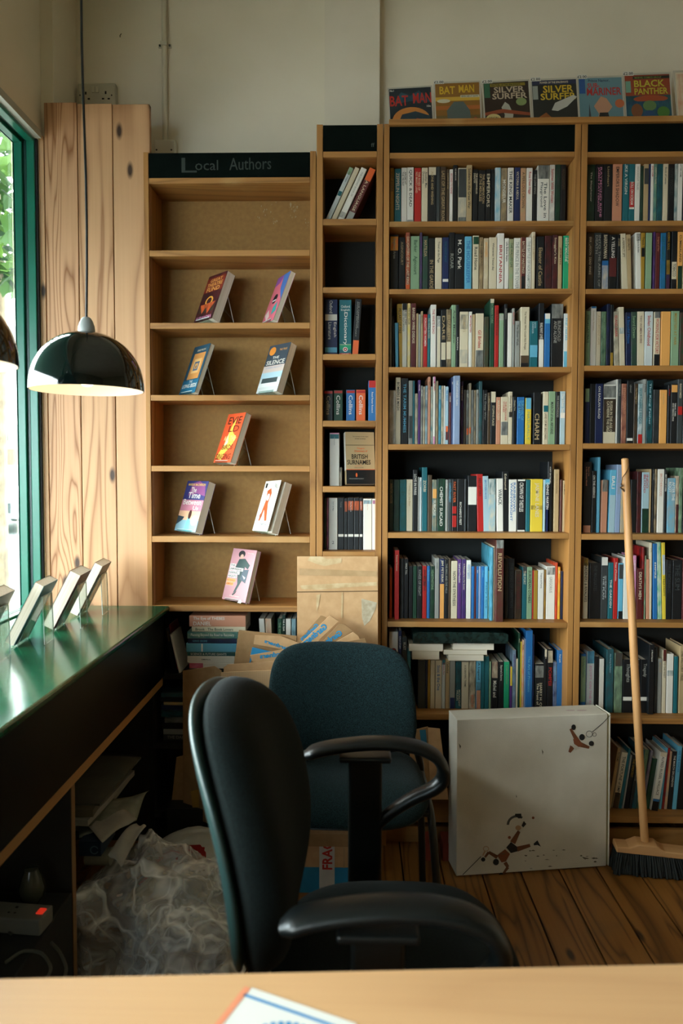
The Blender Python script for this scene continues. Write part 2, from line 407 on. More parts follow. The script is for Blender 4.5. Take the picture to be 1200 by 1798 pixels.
# --- window frame: stepped profile (x from inner face outwards)
win = empty('window_1', (XW, .35, .86)); win['kind'] = 'structure'
Yj = 2.605                          # jamb against the pier
def frame_loop(name, x0, x1, inset0, inset1, mat, z0=.86):
    m = MB()
    yN = -1.88
    zt = ZH-.012
    m.box(x0, x1, Yj-inset1, Yj-inset0, z0, zt-inset0)                      # far jamb
    m.box(x0, x1, yN, yN+.05, z0, zt-inset0)                                # near jamb
    m.box(x0, x1, yN+.05, Yj-inset1, zt-inset1, zt-inset0)                  # head
    m.box(x0, x1, yN+.05, Yj-inset1, z0, z0+.04)                            # sill
    return m.build(name, mat, win, bevel=.0025)
frame_loop('window_frame', XW-.037, XW-.008, .0, .012, M_GREEN)
frame_loop('glazing_bead', XW-.050, XW-.037, .0, .008, M_DKGREEN)
frame_loop('sash', XW-.079, XW-.050, .0, .020, M_GREEN)
frame_loop('glazing_seal', XW-.083, XW-.079, .0, .022, M_DKGREEN)
MB().box(XW-.092, XW-.088, -1.86, 2.60, .88, ZH-.02).build('pane', M_GLASS, win)
m = MB()
for yy in (.9, -.6): m.box(XW-.098, XW-.05, yy-.025, yy+.025, .86, ZH-.05)
m.build('mullion', M_GREEN, win, bevel=.003)
MB().box(XW-.12, XW+.0, -1.88, 2.60, .82, .86).build('window_sill', M_GREEN, win)
m = MB().box(XW-.012, XW-.001, 2.600, 2.617, .86, ZH-.012)
m.build('shadow_gap', base('gap_black', '050807', .8), win)
# ------------------------------------------------------------------ outside
struct(MB().box(-30, XW-.1, -12, 40, -.3, -.05).build('street', noisy('asphalt', '4c4c4a', '585856', 6, .9), keep=True))
struct(MB().box(-3.0, XW-.1, -12, 40, -.05, .0).build('pavement', noisy('paving', '74706a', '827e76', 4, .9), keep=True))
# unseen awning, added and lowered to cut sky light on the upper shelves
aw = empty('shade_awning', (-1.75, .3, ZH-.1), 'unseen green awning added outside to shade the upper shelves', 'awning')
m = MB(); m.prism([(XW-.1, -2.2, ZH+.25), (XW-.1, -2.2, ZH+.21), (-2.45, -2.2, ZH-.42), (-2.45, -2.2, ZH-.38)], (0, 4.75, 0)); m.build('canopy', noisy('awning_cloth', '27493e', '2f5548', 10, .9), aw)
MB().box(-2.47, -2.44, -2.2, 2.55, ZH-.44, ZH-.38).build('awning_bar', M_DKGREEN, aw)
# pale terrace across the street
bl = empty('terraced_building', (-13, 24, 0), 'pale rendered terrace across the street, seen blurred through the window', 'building')
ft = noisy('pale_render', 'd8d2c4', 'e6e0d2', 1, .8)
MB().box(-26, -2.5, 24, 30, -.05, 8.5).build('facade', ft, bl)
MB().box(-26, -2.5, 23.8, 24, 3.3, 3.6).build('cornice', base('pale_cornice', 'f0ebe0', .7), bl)
for i, xx in enumerate((-21, -17.5, -14.4, -11.2, -8, -5)):
    w = MB(); w.box(xx-.55, xx+.55, 23.86, 24.0, 4.4, 6.2); wo = w.build('window', base('dark_pane', '4c4f48', .2), bl)
    MB().box(xx-.65, xx+.65, 23.82, 23.9, 6.2, 6.35).build('lintel', ft, wo, local=False) if False else None
for xx, cc in ((-19.5, '6b3a2a'), (-11.75, '7a3f2c'), (-6.5, '6b3a2a')):
    MB().box(xx-.4, xx+.4, 23.86, 24.0, 0, 2.1).build('door', base('brown_door', cc, .5), bl)
    MB().box(xx-.45, xx-.05, 23.86, 24.0, 2.35, 2.9).build('window', base('dark_pane', '4c4f48', .2), bl)
    MB().box(xx+.05, xx+.45, 23.86, 24.0, 2.35, 2.9).build('window', base('dark_pane', '4c4f48', .2), bl)
# parked car, facing us
cx, cy = P(6, 880, 15.5).x-.55, 15.5
car = empty('car', (cx, cy+2, 0), 'silver parked car with dark grille in the street outside', 'car')
pf = [(0, .30), (0, .75), (.12, .86), (1.0, 1.0), (1.75, 1.45), (3.2, 1.5), (4.1, 1.05), (4.3, .95), (4.3, .3)]
m = MB(); m.prism([(cx-.88, cy+y, z) for y, z in pf], (1.76, 0, 0)); m.build('body', base('silver_paint', 'd9dad8', .25), car, bevel=.06)
MB().box(cx-.72, cx+.72, cy-.03, cy+.02, .42, .68).build('grille', base('grille_black', '17191a', .4), car)
MB().box(cx-.26, cx+.26, cy-.05, cy-.02, .46, .57).build('number_plate', base('plate_white', 'e8e8e4', .4), car)
for sx in (-.62, .62): MB().box(cx+sx-.2, cx+sx+.2, cy-.035, cy+.02, .66, .76).build('headlamp', base('lamp_glass', 'c8cccc', .1), car)
MB().prism([(cx-.75, cy+1.03, 1.02), (cx-.7, cy+1.68, 1.42), (cx+.7, cy+1.68, 1.42), (cx+.75, cy+1.03, 1.02)], (0, -.02, .01)).build('windscreen', base('dark_glass', '20282a', .08), car)
for sx in (-.8, .8):
    for sy in (.8, 3.45):
        MB().sweep([(cx+sx-.1, cy+sy, .32), (cx+sx+.1, cy+sy, .32)], .32, seg=20, ref=(0, 0, 1)).build('wheel', base('tyre', '151515', .8), car)
# street tree
tr = empty('street_tree', (-2.75, 5.3, 0), 'leafy green street tree hanging over the pavement outside', 'tree')
MB().sweep([(-2.75, 5.3, -.05), (-2.72, 5.25, 1.2), (-2.6, 5.1, 2.4), (-2.5, 4.9, 3.6)], [.13, .11, .09, .05], seg=12, ref=(0, 1, 0)).build('trunk', noisy('bark', '4a3e2e', '6a5a44', 12, .9), tr, smooth=True)
m = MB(); rg = random.Random(3)
for i in range(950):
    c = Vector((rg.gauss(-2.35, .42), rg.gauss(4.6, .75), 0)); c.z = 2.62+abs(rg.gauss(0, .75)) + .06*math.sin(c.x*9)
    if c.x > -1.6: continue
    s = rg.uniform(.05, .09); T = Matrix.Translation(c) @ Euler((rg.uniform(-1, 1), rg.uniform(-1, 1), rg.uniform(0, 6.3))).to_matrix().to_4x4()
    pts = [(0, -1, 0), (.55, -.5, .1), (1, -.1, .02), (.5, .15, .08), (.35, .7, .05), (0, 1.1, -.1), (-.35, .7, .05), (-.5, .15, .08), (-1, -.1, .02), (-.55, -.5, .1)]
    m.add([T @ (Vector(p)*s) for p in pts], [tuple(range(10))], i % 3)
m.build('foliage', [base('leaf_a', '27400f', .6, .2), base('leaf_b', '3c5716', .6, .2), base('leaf_c', '16290c', .6, .2)], tr)

# ================================================================== wall fittings
def pbox(mb, x0, y0, x1, y1, Y0, Y1, mi=0):
    """box whose front face at depth Y0 spans the photo rectangle"""
    a = P(x0, y0, Y0); b = P(x1, y1, Y0); return mb.box(a.x, b.x, Y0, Y1, b.z, a.z, mi)
# surface conduit and its junction box
cd = empty('conduit', P(289, 200, YB-.02), 'white painted conduit pipe running down the cream wall', 'pipe')
xc = P(289, 120, YB-.015).x
MB().sweep([(xc, YB-.013, P(289, 250, YB).z), (xc, YB-.013, ZC)], .0105, seg=14, ref=(0, 1, 0)).build('pipe', base('painted_pipe', 'cfc7b2', .6), cd, smooth=True)
m = MB(); zc = P(289, 82, YB).z; m.box(xc-.026, xc+.026, YB-.006, YB, zc-.008, zc+.008); m.box(xc-.013, xc+.013, YB-.028, YB, zc-.008, zc+.008)
m.build('saddle_clip', base('painted_clip', 'c9c1ac', .6), cd, bevel=.002)
for sx in (-.019, .019): MB().sweep([(xc+sx, YB-.009, zc), (xc+sx, YB-.005, zc)], .0042, seg=10, ref=(0, 0, 1)).build('screw', base('screw', '4c4a42', .4, metal=.8), cd).parent = bpy.data.objects['saddle_clip']
m = MB(); pbox(m, 271, 245, 307, 272, YB-.035, YB); jb = m.build('junction_box', M_WHITEP, bevel=.003)
tag(jb, 'small white junction box at the foot of the conduit', 'junction box')
for px in (275, 301):
    q = P(px, 263, YB-.036); MB().sweep([q, q+Vector((0, .003, 0))], .0035, seg=10, ref=(0, 0, 1)).build('screw', base('screw', '4c4a42', .4, metal=.8), jb)
# double socket
m = MB(); pbox(m, 136, 146, 203, 186, YB-.03, YB); so = m.build('wall_socket', noisy('ivory_plastic', 'b9b29c', 'c4bda6', 20, .5), bevel=.004)
tag(so, 'ivory double wall socket above the pine boards', 'socket')
for px in (163.5, 170.5):
    m = MB(); pbox(m, px-2.8, 151, px+2.8, 162, YB-.035, YB-.03); m.build('rocker_switch', base('ivory_switch', 'c8c1aa', .4), so, bevel=.001)
m = MB()
for x0, y0, x1, y1 in ((149, 161, 152, 166), (184, 160, 187, 165), (154, 172, 158, 175), (179, 172, 183, 174.5), (189, 172, 193, 174.5), (144, 172, 147, 174.5)): pbox(m, x0, y0, x1, y1, YB-.0305, YB-.029)
m.build('pin_holes', base('hole', '14140f', .8), so)
for px in (140.5, 196):
    q = P(px, 167, YB-.031); MB().sweep([q, q+Vector((0, .003, 0))], .003, seg=10, ref=(0, 0, 1)).build('screw', base('screw', '4c4a42', .4, metal=.8), so)
m = MB(); q = P(211, 65, YB-.001); m.sweep([q, q+Vector((.002, -.008, .001)), q+Vector((.009, -.012, .006))], .0016, seg=6); tag(m.build('wall_hook', base('rust', '4b4430', .6)), 'tiny rusty hook left in the cream wall', 'hook')
# pine boards between window and bookcase
Yp = 2.615
def board(x0, x1, ytop, label, off):
    a = P(x0, 700, Yp); b = P(x1, 700, Yp); z1 = P(x0, ytop, Yp).z
    m = MB().box(a.x+.0015, b.x-.0015, Yp, Yp+.022, .02 if False else .80, z1)
    o = m.build('pine_board', M_PINE if off == 0 else wood('pine_plank%d' % off, 'c4966c', '8c5c36' if off == 1 else '9c6e48', 'Z', 7 if off == 1 else 5.0, 20 if off == 1 else 14, .55, True, .7, offset=(off*3.1, 0, off*1.7)), bevel=.002)
    return tag(o, label, 'board', 'pine boards beside the window')
board(84, 142, 180, 'wide knotty pine board, left of the seam behind the lamp cord', 0)
board(142, 203, 182, 'knotty pine board standing between seam and left bookcase, left half', 1)
board(203, 268, 183, 'smooth pale pine board right against the left bookcase', 2)
board(74, 84, 238, 'narrow pine strip beside the green window frame', 3)

ub = MB().box(XW+.001, P(268, 700, Yp).x, Yp, Yp+.022, .0, .798); tag(ub.build('shade_board', noisy('dark_ply', '1d1a14', '241f17', 20, .8)), 'dark sheet standing in for the shade under the window counter', 'board')  # dark sheet in place of pine: shade under the counter put into colour
# ================================================================== bookcases
YF = 2.60
M_SHADOWED = noisy('shade_painted_board', '0f100d', '181812', 20, .8)  # near-black colour standing in for the shade on the left bookcase's lower part
def bookcase(name, label, xs, ytop, head, rails, depth, ymid, backmat, bottom=0.0, dark=None):
    xol, xil, xir, xor_ = [P(x, ymid, YF).x for x in xs]; pm = (xs[1]+xs[2])/2
    pm = min(pm, 1110)
    zt = P(pm, ytop, YF).z
    r = empty('bookcase', ((xol+xor_)/2, YF+depth/2, 0), label, 'bookcase', 'pine bookcases along the back wall')
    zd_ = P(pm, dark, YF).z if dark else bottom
    for (a, b) in ((xol, xil), (xir, xor_)):
        MB().box(a+.0008, b-.0008, YF, YF+depth, zd_, zt).build('side_panel', M_SHELFZ, r, bevel=.0012)
        if dark: MB().box(a+.0008, b-.0008, YF, YF+depth, bottom, zd_-.0005).build('base_side', M_SHADOWED, r)
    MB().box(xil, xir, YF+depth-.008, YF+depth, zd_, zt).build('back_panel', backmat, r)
    if dark: MB().box(xil, xir, YF+depth-.008, YF+depth, bottom, zd_-.0005).build('base_back', M_SHADOWED, r)
    h0, h1 = P(pm, head[0], YF).z, P(pm, head[1], YF).z
    hb = MB().box(xil, xir, YF+.004, YF+.016, h1, h0-.0005).build('header_board', M_CHALK, r)
    zs = []
    for (y0, y1) in rails:
        z1, z0 = P(pm, y0, YF).z, P(pm, y1, YF).z
        MB().box(xil, xir, YF+.0006, YF+depth-.008, z0, z1).build('shelf', M_SHADOWED if (dark and y0 > dark) else M_SHELF, r, bevel=.0012); zs.append(z1)
    MB().box(xil, xir, YF+.02, YF+depth-.008, h0-.02, h0-.004).build('top_panel', M_SHELF, r)
    return r, zs, (xil, xir), hb
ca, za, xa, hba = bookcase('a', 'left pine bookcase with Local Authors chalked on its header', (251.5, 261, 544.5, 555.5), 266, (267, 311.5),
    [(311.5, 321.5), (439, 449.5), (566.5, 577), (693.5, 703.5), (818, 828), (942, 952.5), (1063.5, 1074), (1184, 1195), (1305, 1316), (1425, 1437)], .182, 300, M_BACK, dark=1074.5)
cb_, zb, xb, hbb = bookcase('b', 'narrow pine bookcase holding dictionaries, below the column', (556, 567.5, 662, 673.3), 218, (218.5, 265.5),
    [(265.5, 276), (384, 395), (504, 514), (621.5, 632), (738.6, 749), (854, 864.5), (968.5, 979), (1091, 1102), (1253, 1264), (1430, 1441)], .20, 300, M_DARKBACK)
cc_, zc_, xcc, hbc = bookcase('c', 'wide pine bookcase in the middle, full of paperbacks', (674, 684.5, 1009, 1020), 216, (216.5, 267),
    [(267, 277), (388, 397.5), (507, 516), (644.3, 654), (780, 790), (935.7, 945.5), (1092.5, 1102), (1254.5, 1265), (1433, 1445)], .24, 330, M_DARKBACK)
cd_, zd, xd, hbd = bookcase('d', 'right-hand pine bookcase behind the broom, cut by the frame edge', (1020.6, 1031.8, 1360, 1371), 214, (214.5, 266),
    [(266, 275.5), (387.5, 396.5), (507, 516), (641.7, 651.4), (778.5, 788), (938, 948), (1093, 1102), (1261.5, 1271), (1434, 1445)], .24, 330, M_DARKBACK)
for r_, xx in ((ca, xa), (cb_, xb), (cc_, xcc), (cd_, xd)):
    MB().box(xx[0], xx[1], YF+.03, YF+.045, 0, P(800, 1445, YF).z-.03 if r_ not in (ca,) else P(400, 1437, YF).z).build('plinth', M_SHADOWED if r_ is ca else M_SHELF, r_)
# chalk lettering
m = MB(); q = P(319, 303, YF+.0035); text_into(m, 'L', q, (.055, 0, 0), (0, 0, .052)); q = P(343, 299, YF+.0035); text_into(m, 'ocal', q, (.083, 0, 0), (0, 0, .036))
q = P(403, 299, YF+.0035); text_into(m, 'Authors', q, (.151, 0, .003), (0, 0, .043)); m.build('chalk_lettering', base('chalk_grey', '343c38', .9), ca)
m = MB(); q = P(652, 258, YF+.0035); text_into(m, 'ff', q, (.012, 0, 0), (0, 0, .014)); m.build('chalk_lettering', base('chalk_grey2', '5b6560', .9), cb_)
# paint splashes on the back of the left bookcase
m = MB(); rg = random.Random(5); yb_ = YF+.182-.0085
for (px, py, n, sp) in ((516, 366, 26, 9), (455, 383, 5, 3), (483, 388, 7, 4), (470, 358, 10, 12), (540, 390, 7, 6)):
    for i in range(n):
        q = P(px+rg.gauss(0, sp*.5), py+rg.gauss(0, sp*.7), yb_); w = rg.uniform(.0006, .0022)*(2 if i < 3 and n > 20 else 1); h = w*rg.uniform(1, 4)
        m.poly([(q.x-w, q.y, q.z), (q.x, q.y, q.z-h), (q.x+w, q.y, q.z), (q.x, q.y, q.z+h*.6)])
m.build('paint_splash', base('splash', 'a3906c', .8), ca)
# fascia board on top of the two right bookcases
q0 = P(683.5, 209, YF-.012); q1 = P(1400, 200, YF-.012)
m = MB(); m.add([(q0.x, YF-.012, q0.z-.020), (q1.x, YF-.012, q1.z-.020), (q1.x, YF+.010, q1.z-.020), (q0.x, YF+.010, q0.z-.020), (q0.x, YF-.012, q0.z), (q1.x, YF-.012, q1.z), (q1.x, YF+.010, q1.z), (q0.x, YF+.010, q0.z)],
    [(0, 1, 2, 3)[::-1], (4, 5, 6, 7), (0, 1, 5, 4), (1, 2, 6, 5), (2, 3, 7, 6), (3, 0, 4, 7)])
fb = m.build('fascia_board', M_SHELF, bevel=.0015); tag(fb, 'long pine lip along the bookcase tops, in front of the comics', 'board')
for px, pc in ((704.5, ca),):
    pass
# ================================================================== books, spine out
WB = 'wide bookcase'; RB = 'right bookcase'
K = 3.3333
row(f'top row, {WB}', 'books on the top row of the wide bookcase', 260, K, 670, zc_[1], [
 (50,75,117,'H','LOST LEGIONS','K'),(76,115,122,'E','*ZEPPELIN NIGHTS','C'),(117,150,116,'W','ANGRE AT|THE FRONT','K'),(151,190,114,'W','*QUICK & DEAD','K',dict(span=(.04,.66),rel=.5,bands=[(.88,1,'G')])),
 (194,234,117,'R',"THE ROSES OF|NO MAN'S LAND",'C',dict(rel=.7)),(236,273,116,'C','Another Man|Dorothea','D'),(275,322,113,'K','ALONE AND WISHING','T',dict(rel=.3,bands=[(.0,.13,'C')])),(323,344,110,'D'),
 (345,380,110,'V/K','LAST OF THE GREAT ROAD','T'),(382,398,125,'V','*A CLOUD OF WAR','T'),(400,420,125,'W','*SECOND TO NONE','R'),(422,447,97,'K','NO MAN HOPE','W',dict(rel=.3)),
 (450,500,117,'C/G',None,'K',dict(bands=[(.02,.5,'D'),(.84,.98,'D/G')])),(500,532,95,'T','*Soldiers in the Great War','K'),(537,567,125,'K','*THE DARDANELLES|DISASTER','C'),(569,610,130,'K','THE ABOMINATION|OF THE MERCILESS','T'),
 (612,641,125,'K','*EMPERORS','C',dict(rel=.62,span=(.08,.66))),(643,664,125,'K','SMALL STARS','D'),(666,700,115,'S/W','','W'),(702,737,118,'T/D','MONSIEUR','W',dict(span=(.2,.6))),(740,776,116,'W','*THE KING MAKER','K',dict(span=(.05,.78),rel=.5)),
 (780,815,114,'N','VICTORIA & ABDUL','C',dict(rel=.4)),(816,848,118,'T/X','A PERILOUS CROWN','V'),(850,886,117,'W','Rosa Dean Higgs','R'),(888,912,130,'K','THE LOW KING','G'),
 (915,985,102,'W','*The Love in|Playground','D',dict(rel=.6,bands=[(.0,.22,'D/G')],hard=True,span=(.28,.86))),(987,1018,98,'W/G','Summer With Women','R'),(1020,1050,98,'F/K','BOWMEN','D'),(1051,1082,98,'K','MADONNAS','V'),
])
row(f'second row, {WB}', 'books on the second row of the wide bookcase', 390, K, 670, zc_[2], [
 (50,100,75,'K','*England, Arise','G',dict(rel=.4,bands=[(.03,.27,'O/Y')])),(102,140,90,'K','AGINCOURT','T',dict(span=(.08,.5),rel=.35)),(142,170,62,'D/O','DAUGHTERS OF THE LAST KING','C',dict(bands=[(.86,.96,'O')])),(172,224,83,'L','Barker   Agincourt','F',dict(rel=.5)),
 (226,240,62,'D/P'),(242,275,83,'F/D','MATILDA','T'),(277,312,95,'K','IN THE GARDEN','T',dict(span=(.4,.98),rel=.6)),(315,355,92,'C','*Travel on the Page','K',dict(rel=.4)),(358,396,90,'N','THE NIGHT BOAT','E',dict(rel=.3,bands=[(.75,.8,'W')])),
 (398,430,62,'K','*ROAR','G',dict(span=(.35,.6),rel=.6)),(432,486,70,'K','M. O. Park','W',dict(span=(.1,.6),rel=.4)),(488,530,85,'S','THE HOUSEKEEPER','B'),(536,572,80,'C','*Road Home','K',dict(span=(.2,.6),bands=[(.02,.15,'F')])),(574,598,90,'T/V','THE DARK MOUND','V'),
 (600,628,95,'C/T','ANSWERS','Z'),(631,677,90,'C','*Whenever Yesterday','K',dict(rel=.3,span=(.1,.6))),(679,720,66,'W','*BRITANNIA','R',dict(hard=True,rel=.4,span=(.2,.84))),(723,748,95,'W','*Life Below Stairs','K'),(749,775,100,'L/T','THE WALLED LIFE','F'),
 (776,816,94,'W','*THE PRINCE IN THE TOWER','G'),(818,846,90,'X','BATTLE OF HASTINGS','C',dict(bands=[(.0,.7,'M'),(.7,1,'K')])),(848,880,90,'W','THE BATTLE OF NORTHAMPTON','G'),(882,902,58,'C','MATILDA THE EMPRESS','T'),
 (910,955,85,'K','Eleanor of Castile','T',dict(span=(.2,.88),rel=.5)),(958,1000,80,'K/M'),(1002,1034,75,'M/K',"*Smuggler's Kiss",'C',dict(span=(.05,.5),rel=.5)),(1036,1060,83,'T','*JERMYN','M',dict(rel=.5,span=(.2,.5))),(1066,1114,80,'J','*THE MAKING OF|BESSY MALONE','W',dict(rel=.6,span=(.04,.5),bands=[])),
])
row(f'third row, {WB}', 'books on the third row of the wide bookcase', 510, K, 670, zc_[3], [
 (48,62,38,'G'),(63,76,150,'K'),(77,104,190,'S',None,'W',dict(tilt=-1.5)),(92,122,80,'H','*PILLARS OF FIRE','K',dict(tilt=-.8)),(121,151,76,'C/I','THE HELL THEY|CALLED HIGH WOOD','K',dict(bands=[(0,.1,'K')])),(153,172,76,'C/Y','*THE EASY KILLER','K'),(174,204,76,'M','*BARBED WIRE DISEASE','C'),
 (205,217,135,'T'),(218,231,140,'G'),(232,244,122,'T','SMALL HOPES','V'),(246,270,140,'R','*FORGOTTEN WOMEN','W'),(271,288,140,'E','THE YOUNG VICTORIA','C'),(289,322,84,'W','*THE WHITE ROAD','R',dict(rel=.4)),(325,348,150,'G','BLOOD','W',dict(bands=[(.2,1,'C')])),
 (349,380,115,'K','DARE','T',dict(bands=[(.55,.84,'C')],span=(.1,.5))),(381,411,112,'K/T','ELIZABETH','T',dict(bands=[(.54,.83,'C')],span=(.1,.5))),(412,438,85,'L','*Angel Meadow','K',dict(span=(.08,.6))),(439,456,85,'K','SAXON','W',dict(span=(.5,.7))),
 (460,510,125,'C','*TRUMPETS','T',dict(rel=.3,bands=[(.05,.3,'C/D'),(.66,.9,'C/G')])),(512,532,125,'W','MOUNTBATTEN','R'),(533,550,140,'T'),(552,600,135,'C','GI Brides','R',dict(rel=.4,span=(.3,.62),bands=[(.66,1,'D/G')])),(602,630,155,'V/F'),
 (636,662,50,'F','*ROMAN YORK','L',dict(bands=[(0,.06,'C')])),(664,688,88,'R','THE ROAD TO WAR','M'),(690,718,135,'L',None,'K',dict(bands=[(.02,.12,'W/F')])),(720,739,80,'K','SHADOWS','G'),(740,766,132,'W'),(767,782,105,'G','BLOOD ON ICE','R'),(784,812,180,'G','*The Silver Walk','D'),
 (816,868,98,'C','The Woman Who Could Not Forget','V',dict(rel=.28,bands=[(.78,.9,'V'),(.9,1,'K')],hard=True)),(869,917,180,'E','*NEVER|SURRENDER','A',dict(rel=.5,span=(.02,.26),bands=[(.5,.75,'S')])),(922,954,75,'K','*RAILWAY LIVES','W',dict(span=(.3,.55),bands=[(.55,1,'W')])),
 (956,990,135,'B',None,'W',dict(bands=[(0,.1,'W'),(.1,.18,'S')])),(996,1066,80,'K','*BLINDFOLD|AND ALONE','G',dict(rel=.6,span=(.26,.6),bands=[(0,.22,'D/G')])),(1068,1106,136,'I','War Nurses','S',dict(bands=[(.68,1,'S')])),
])
row(f'fourth row, {WB}', 'books on the fourth row of the wide bookcase', 640, K, 670, zc_[4], [
 (45,84,152,'W/G'),(84,114,77,'C','*BOMBERS & MASH','K'),(116,158,82,'K','*THE TARIM MUMMIES','S',dict(span=(.08,.82),rel=.4)),(160,184,95,'G',None,'K',dict(bands=[(.55,.9,'D')])),(185,196,95,'E'),(197,214,170,'C/D'),(216,230,92,'P','RAGTIME','W'),(231,244,125,'G/D','EAST END','W'),
 (245,257,130,'C/K'),(258,272,125,'A/K','COMMANDER','W'),(273,289,73,'X','*NEW AGE','K'),(290,302,130,'E/C'),(303,318,72,'W','MIDSUMMER','R',dict(bands=[(0,.1,'Q'),(.88,1,'Q')])),(320,334,98,'T/D'),(336,351,125,'E/S','EAST COAST','W'),(352,365,125,'C/K'),(366,374,125,'W'),
 (375,394,130,'A','*RED BANK','B',dict(bands=[(.68,.78,'O'),(.78,.92,'M')])),(396,409,165,'M','FOREVER'),(410,423,75,'N','SEA'),(425,462,66,'U','*THE LAVENDER YEARS','W',dict(rel=.3,hard=True,Y=2.63)),(464,480,100,'K/P','THE RIVER HOUSE','C'),(482,497,150,'V/D'),(498,513,150,'D/G','DAY BY|NIGHT','W',dict(bands=[(.7,.82,'O')])),
 (514,527,110,'T/G',None,'K',dict(bands=[(.72,.82,'O')])),(528,541,150,'G/D'),(542,555,150,'D/T'),(556,571,148,'G','MIST','K'),(572,592,100,'D/E'),(594,621,150,'K','*The Daisy War','G',dict(span=(.06,.55),rel=.5)),(622,639,165,'V','A SMALL CLOUD','T'),(640,671,160,'K','*STOPPING PLACE','C',dict(bands=[(0,.2,'C')],span=(.26,.64),rel=.4)),
 (672,699,192,'X','MARSH CREEK','C'),(700,744,190,'C','*THE PRISONER|STORIES','R',dict(rel=.5,span=(.1,.5),bands=[(.52,.8,'D/G')])),(745,768,160,'C','*Women in Solitude','V',dict(bands=[(.38,.48,'K')])),(770,790,190,'K','*Changing Time','C'),(795,838,192,'B','*SURVIVAL OF|THE EARTH','S',dict(bands=[(.15,.28,'D/B')])),
 (844,879,196,'Y','*NATURALLY','L',dict(rel=.4,bands=[(0,.24,'S')],span=(.3,.9))),(890,935,165,'K','*CHARM','T',dict(span=(.4,.9),rel=.6)),(948,979,160,'C','LAND OF MY BROTHERS','V',dict(rel=.4,span=(.4,.9),bands=[(.26,.38,'E')])),(980,1020,158,'L','*MARCH of the ARYANS','K',dict(rel=.4,span=(.2,.8))),(1022,1045,160,'K','THE NIGHTHOOD','G'),(1047,1078,158,'A','*The Silver Sea','W',dict(bands=[(.4,.5,'W')],span=(.04,.4))),
])
row(f'fifth row, {WB}', 'books on the fifth row of the wide bookcase', 790, K, 670, zc_[5], [
 (46,70,175,'D/F','WINTER HOUSE','T'),(72,106,175,'F/K'),(108,147,175,'E/F','*THE DEEP BLUE','E'),(148,184,174,'C','*Travels for the Bear','T',dict(rel=.35)),(185,213,118,'K','LOVE IN PARIS','W'),(214,223,160,'G'),(224,237,162,'I','PASSION','K'),(238,270,103,'E','ZORBI','C',dict(span=(.2,.38),rel=.5)),
 (272,297,148,'V'),(298,326,175,'E/T','*SUBCASE','W',dict(bands=[(.18,.36,'Z')],span=(.4,.7))),(328,374,170,'F/K','*CHEMIST SUICAID','W',dict(span=(.15,.9),rel=.4)),(376,391,175,'G','LITTLE','W'),(392,413,172,'D','*CONTROVERSY','S',dict(rel=.6)),(414,443,172,'K','*FAST RIVER','O',dict(span=(.05,.45),bands=[(.52,.66,'R'),(.7,.92,'R')])),
 (444,485,172,'K',"*RICHARD'S FEET",'W',dict(rel=.3,span=(.44,.88))),(486,500,172,'D/K'),(506,560,152,'K',None,'W',dict(bands=[(.2,.52,'W')],label='thick black book with broad white label, fifth row of wide bookcase')),(555,594,143,'R','*RED LETTERS','K',dict(tilt=-1.8,rel=.35)),(590,626,154,'A','*BROTHERS IN ICE','B',dict(tilt=-1.5,rel=.3)),
 (628,671,170,'C/S',None,'W',dict(bands=[(0,.3,'E/W')])),(673,714,168,'W','*WRACK','D',dict(tilt=-1,span=(.2,.5),rel=.5)),(706,745,127,'K','Edmund','C',dict(tilt=-1,rel=.3,span=(.04,.3),bands=[])),(747,794,174,'W','*RAINBOWS|WAINWRIGHT','B',dict(rel=.65,span=(.06,.8))),(796,844,174,'K','*CROWN OF THISTLES','W',dict(span=(.06,.62),rel=.5,bands=[(.0,.03,'W'),(.97,1,'W')])),
 (847,872,175,'E',None,'W'),(874,946,172,'Y','*JASMINE LANES','C',dict(rel=.4,bands=[(.5,.58,'V/Y')])),(948,969,175,'A'),(957,988,172,'N','DENNIS MARTIN','W',dict(bands=[(.0,.1,'S')])),(975,1003,70,'K','*A BOY ON THE HILL','W',dict(rel=.3)),(1012,1042,115,'T','*How to Share the Holding Rope','V',dict(rel=.3)),(1046,1061,175,'M/V'),(1063,1082,180,'T','OLD MILLS','V'),
])
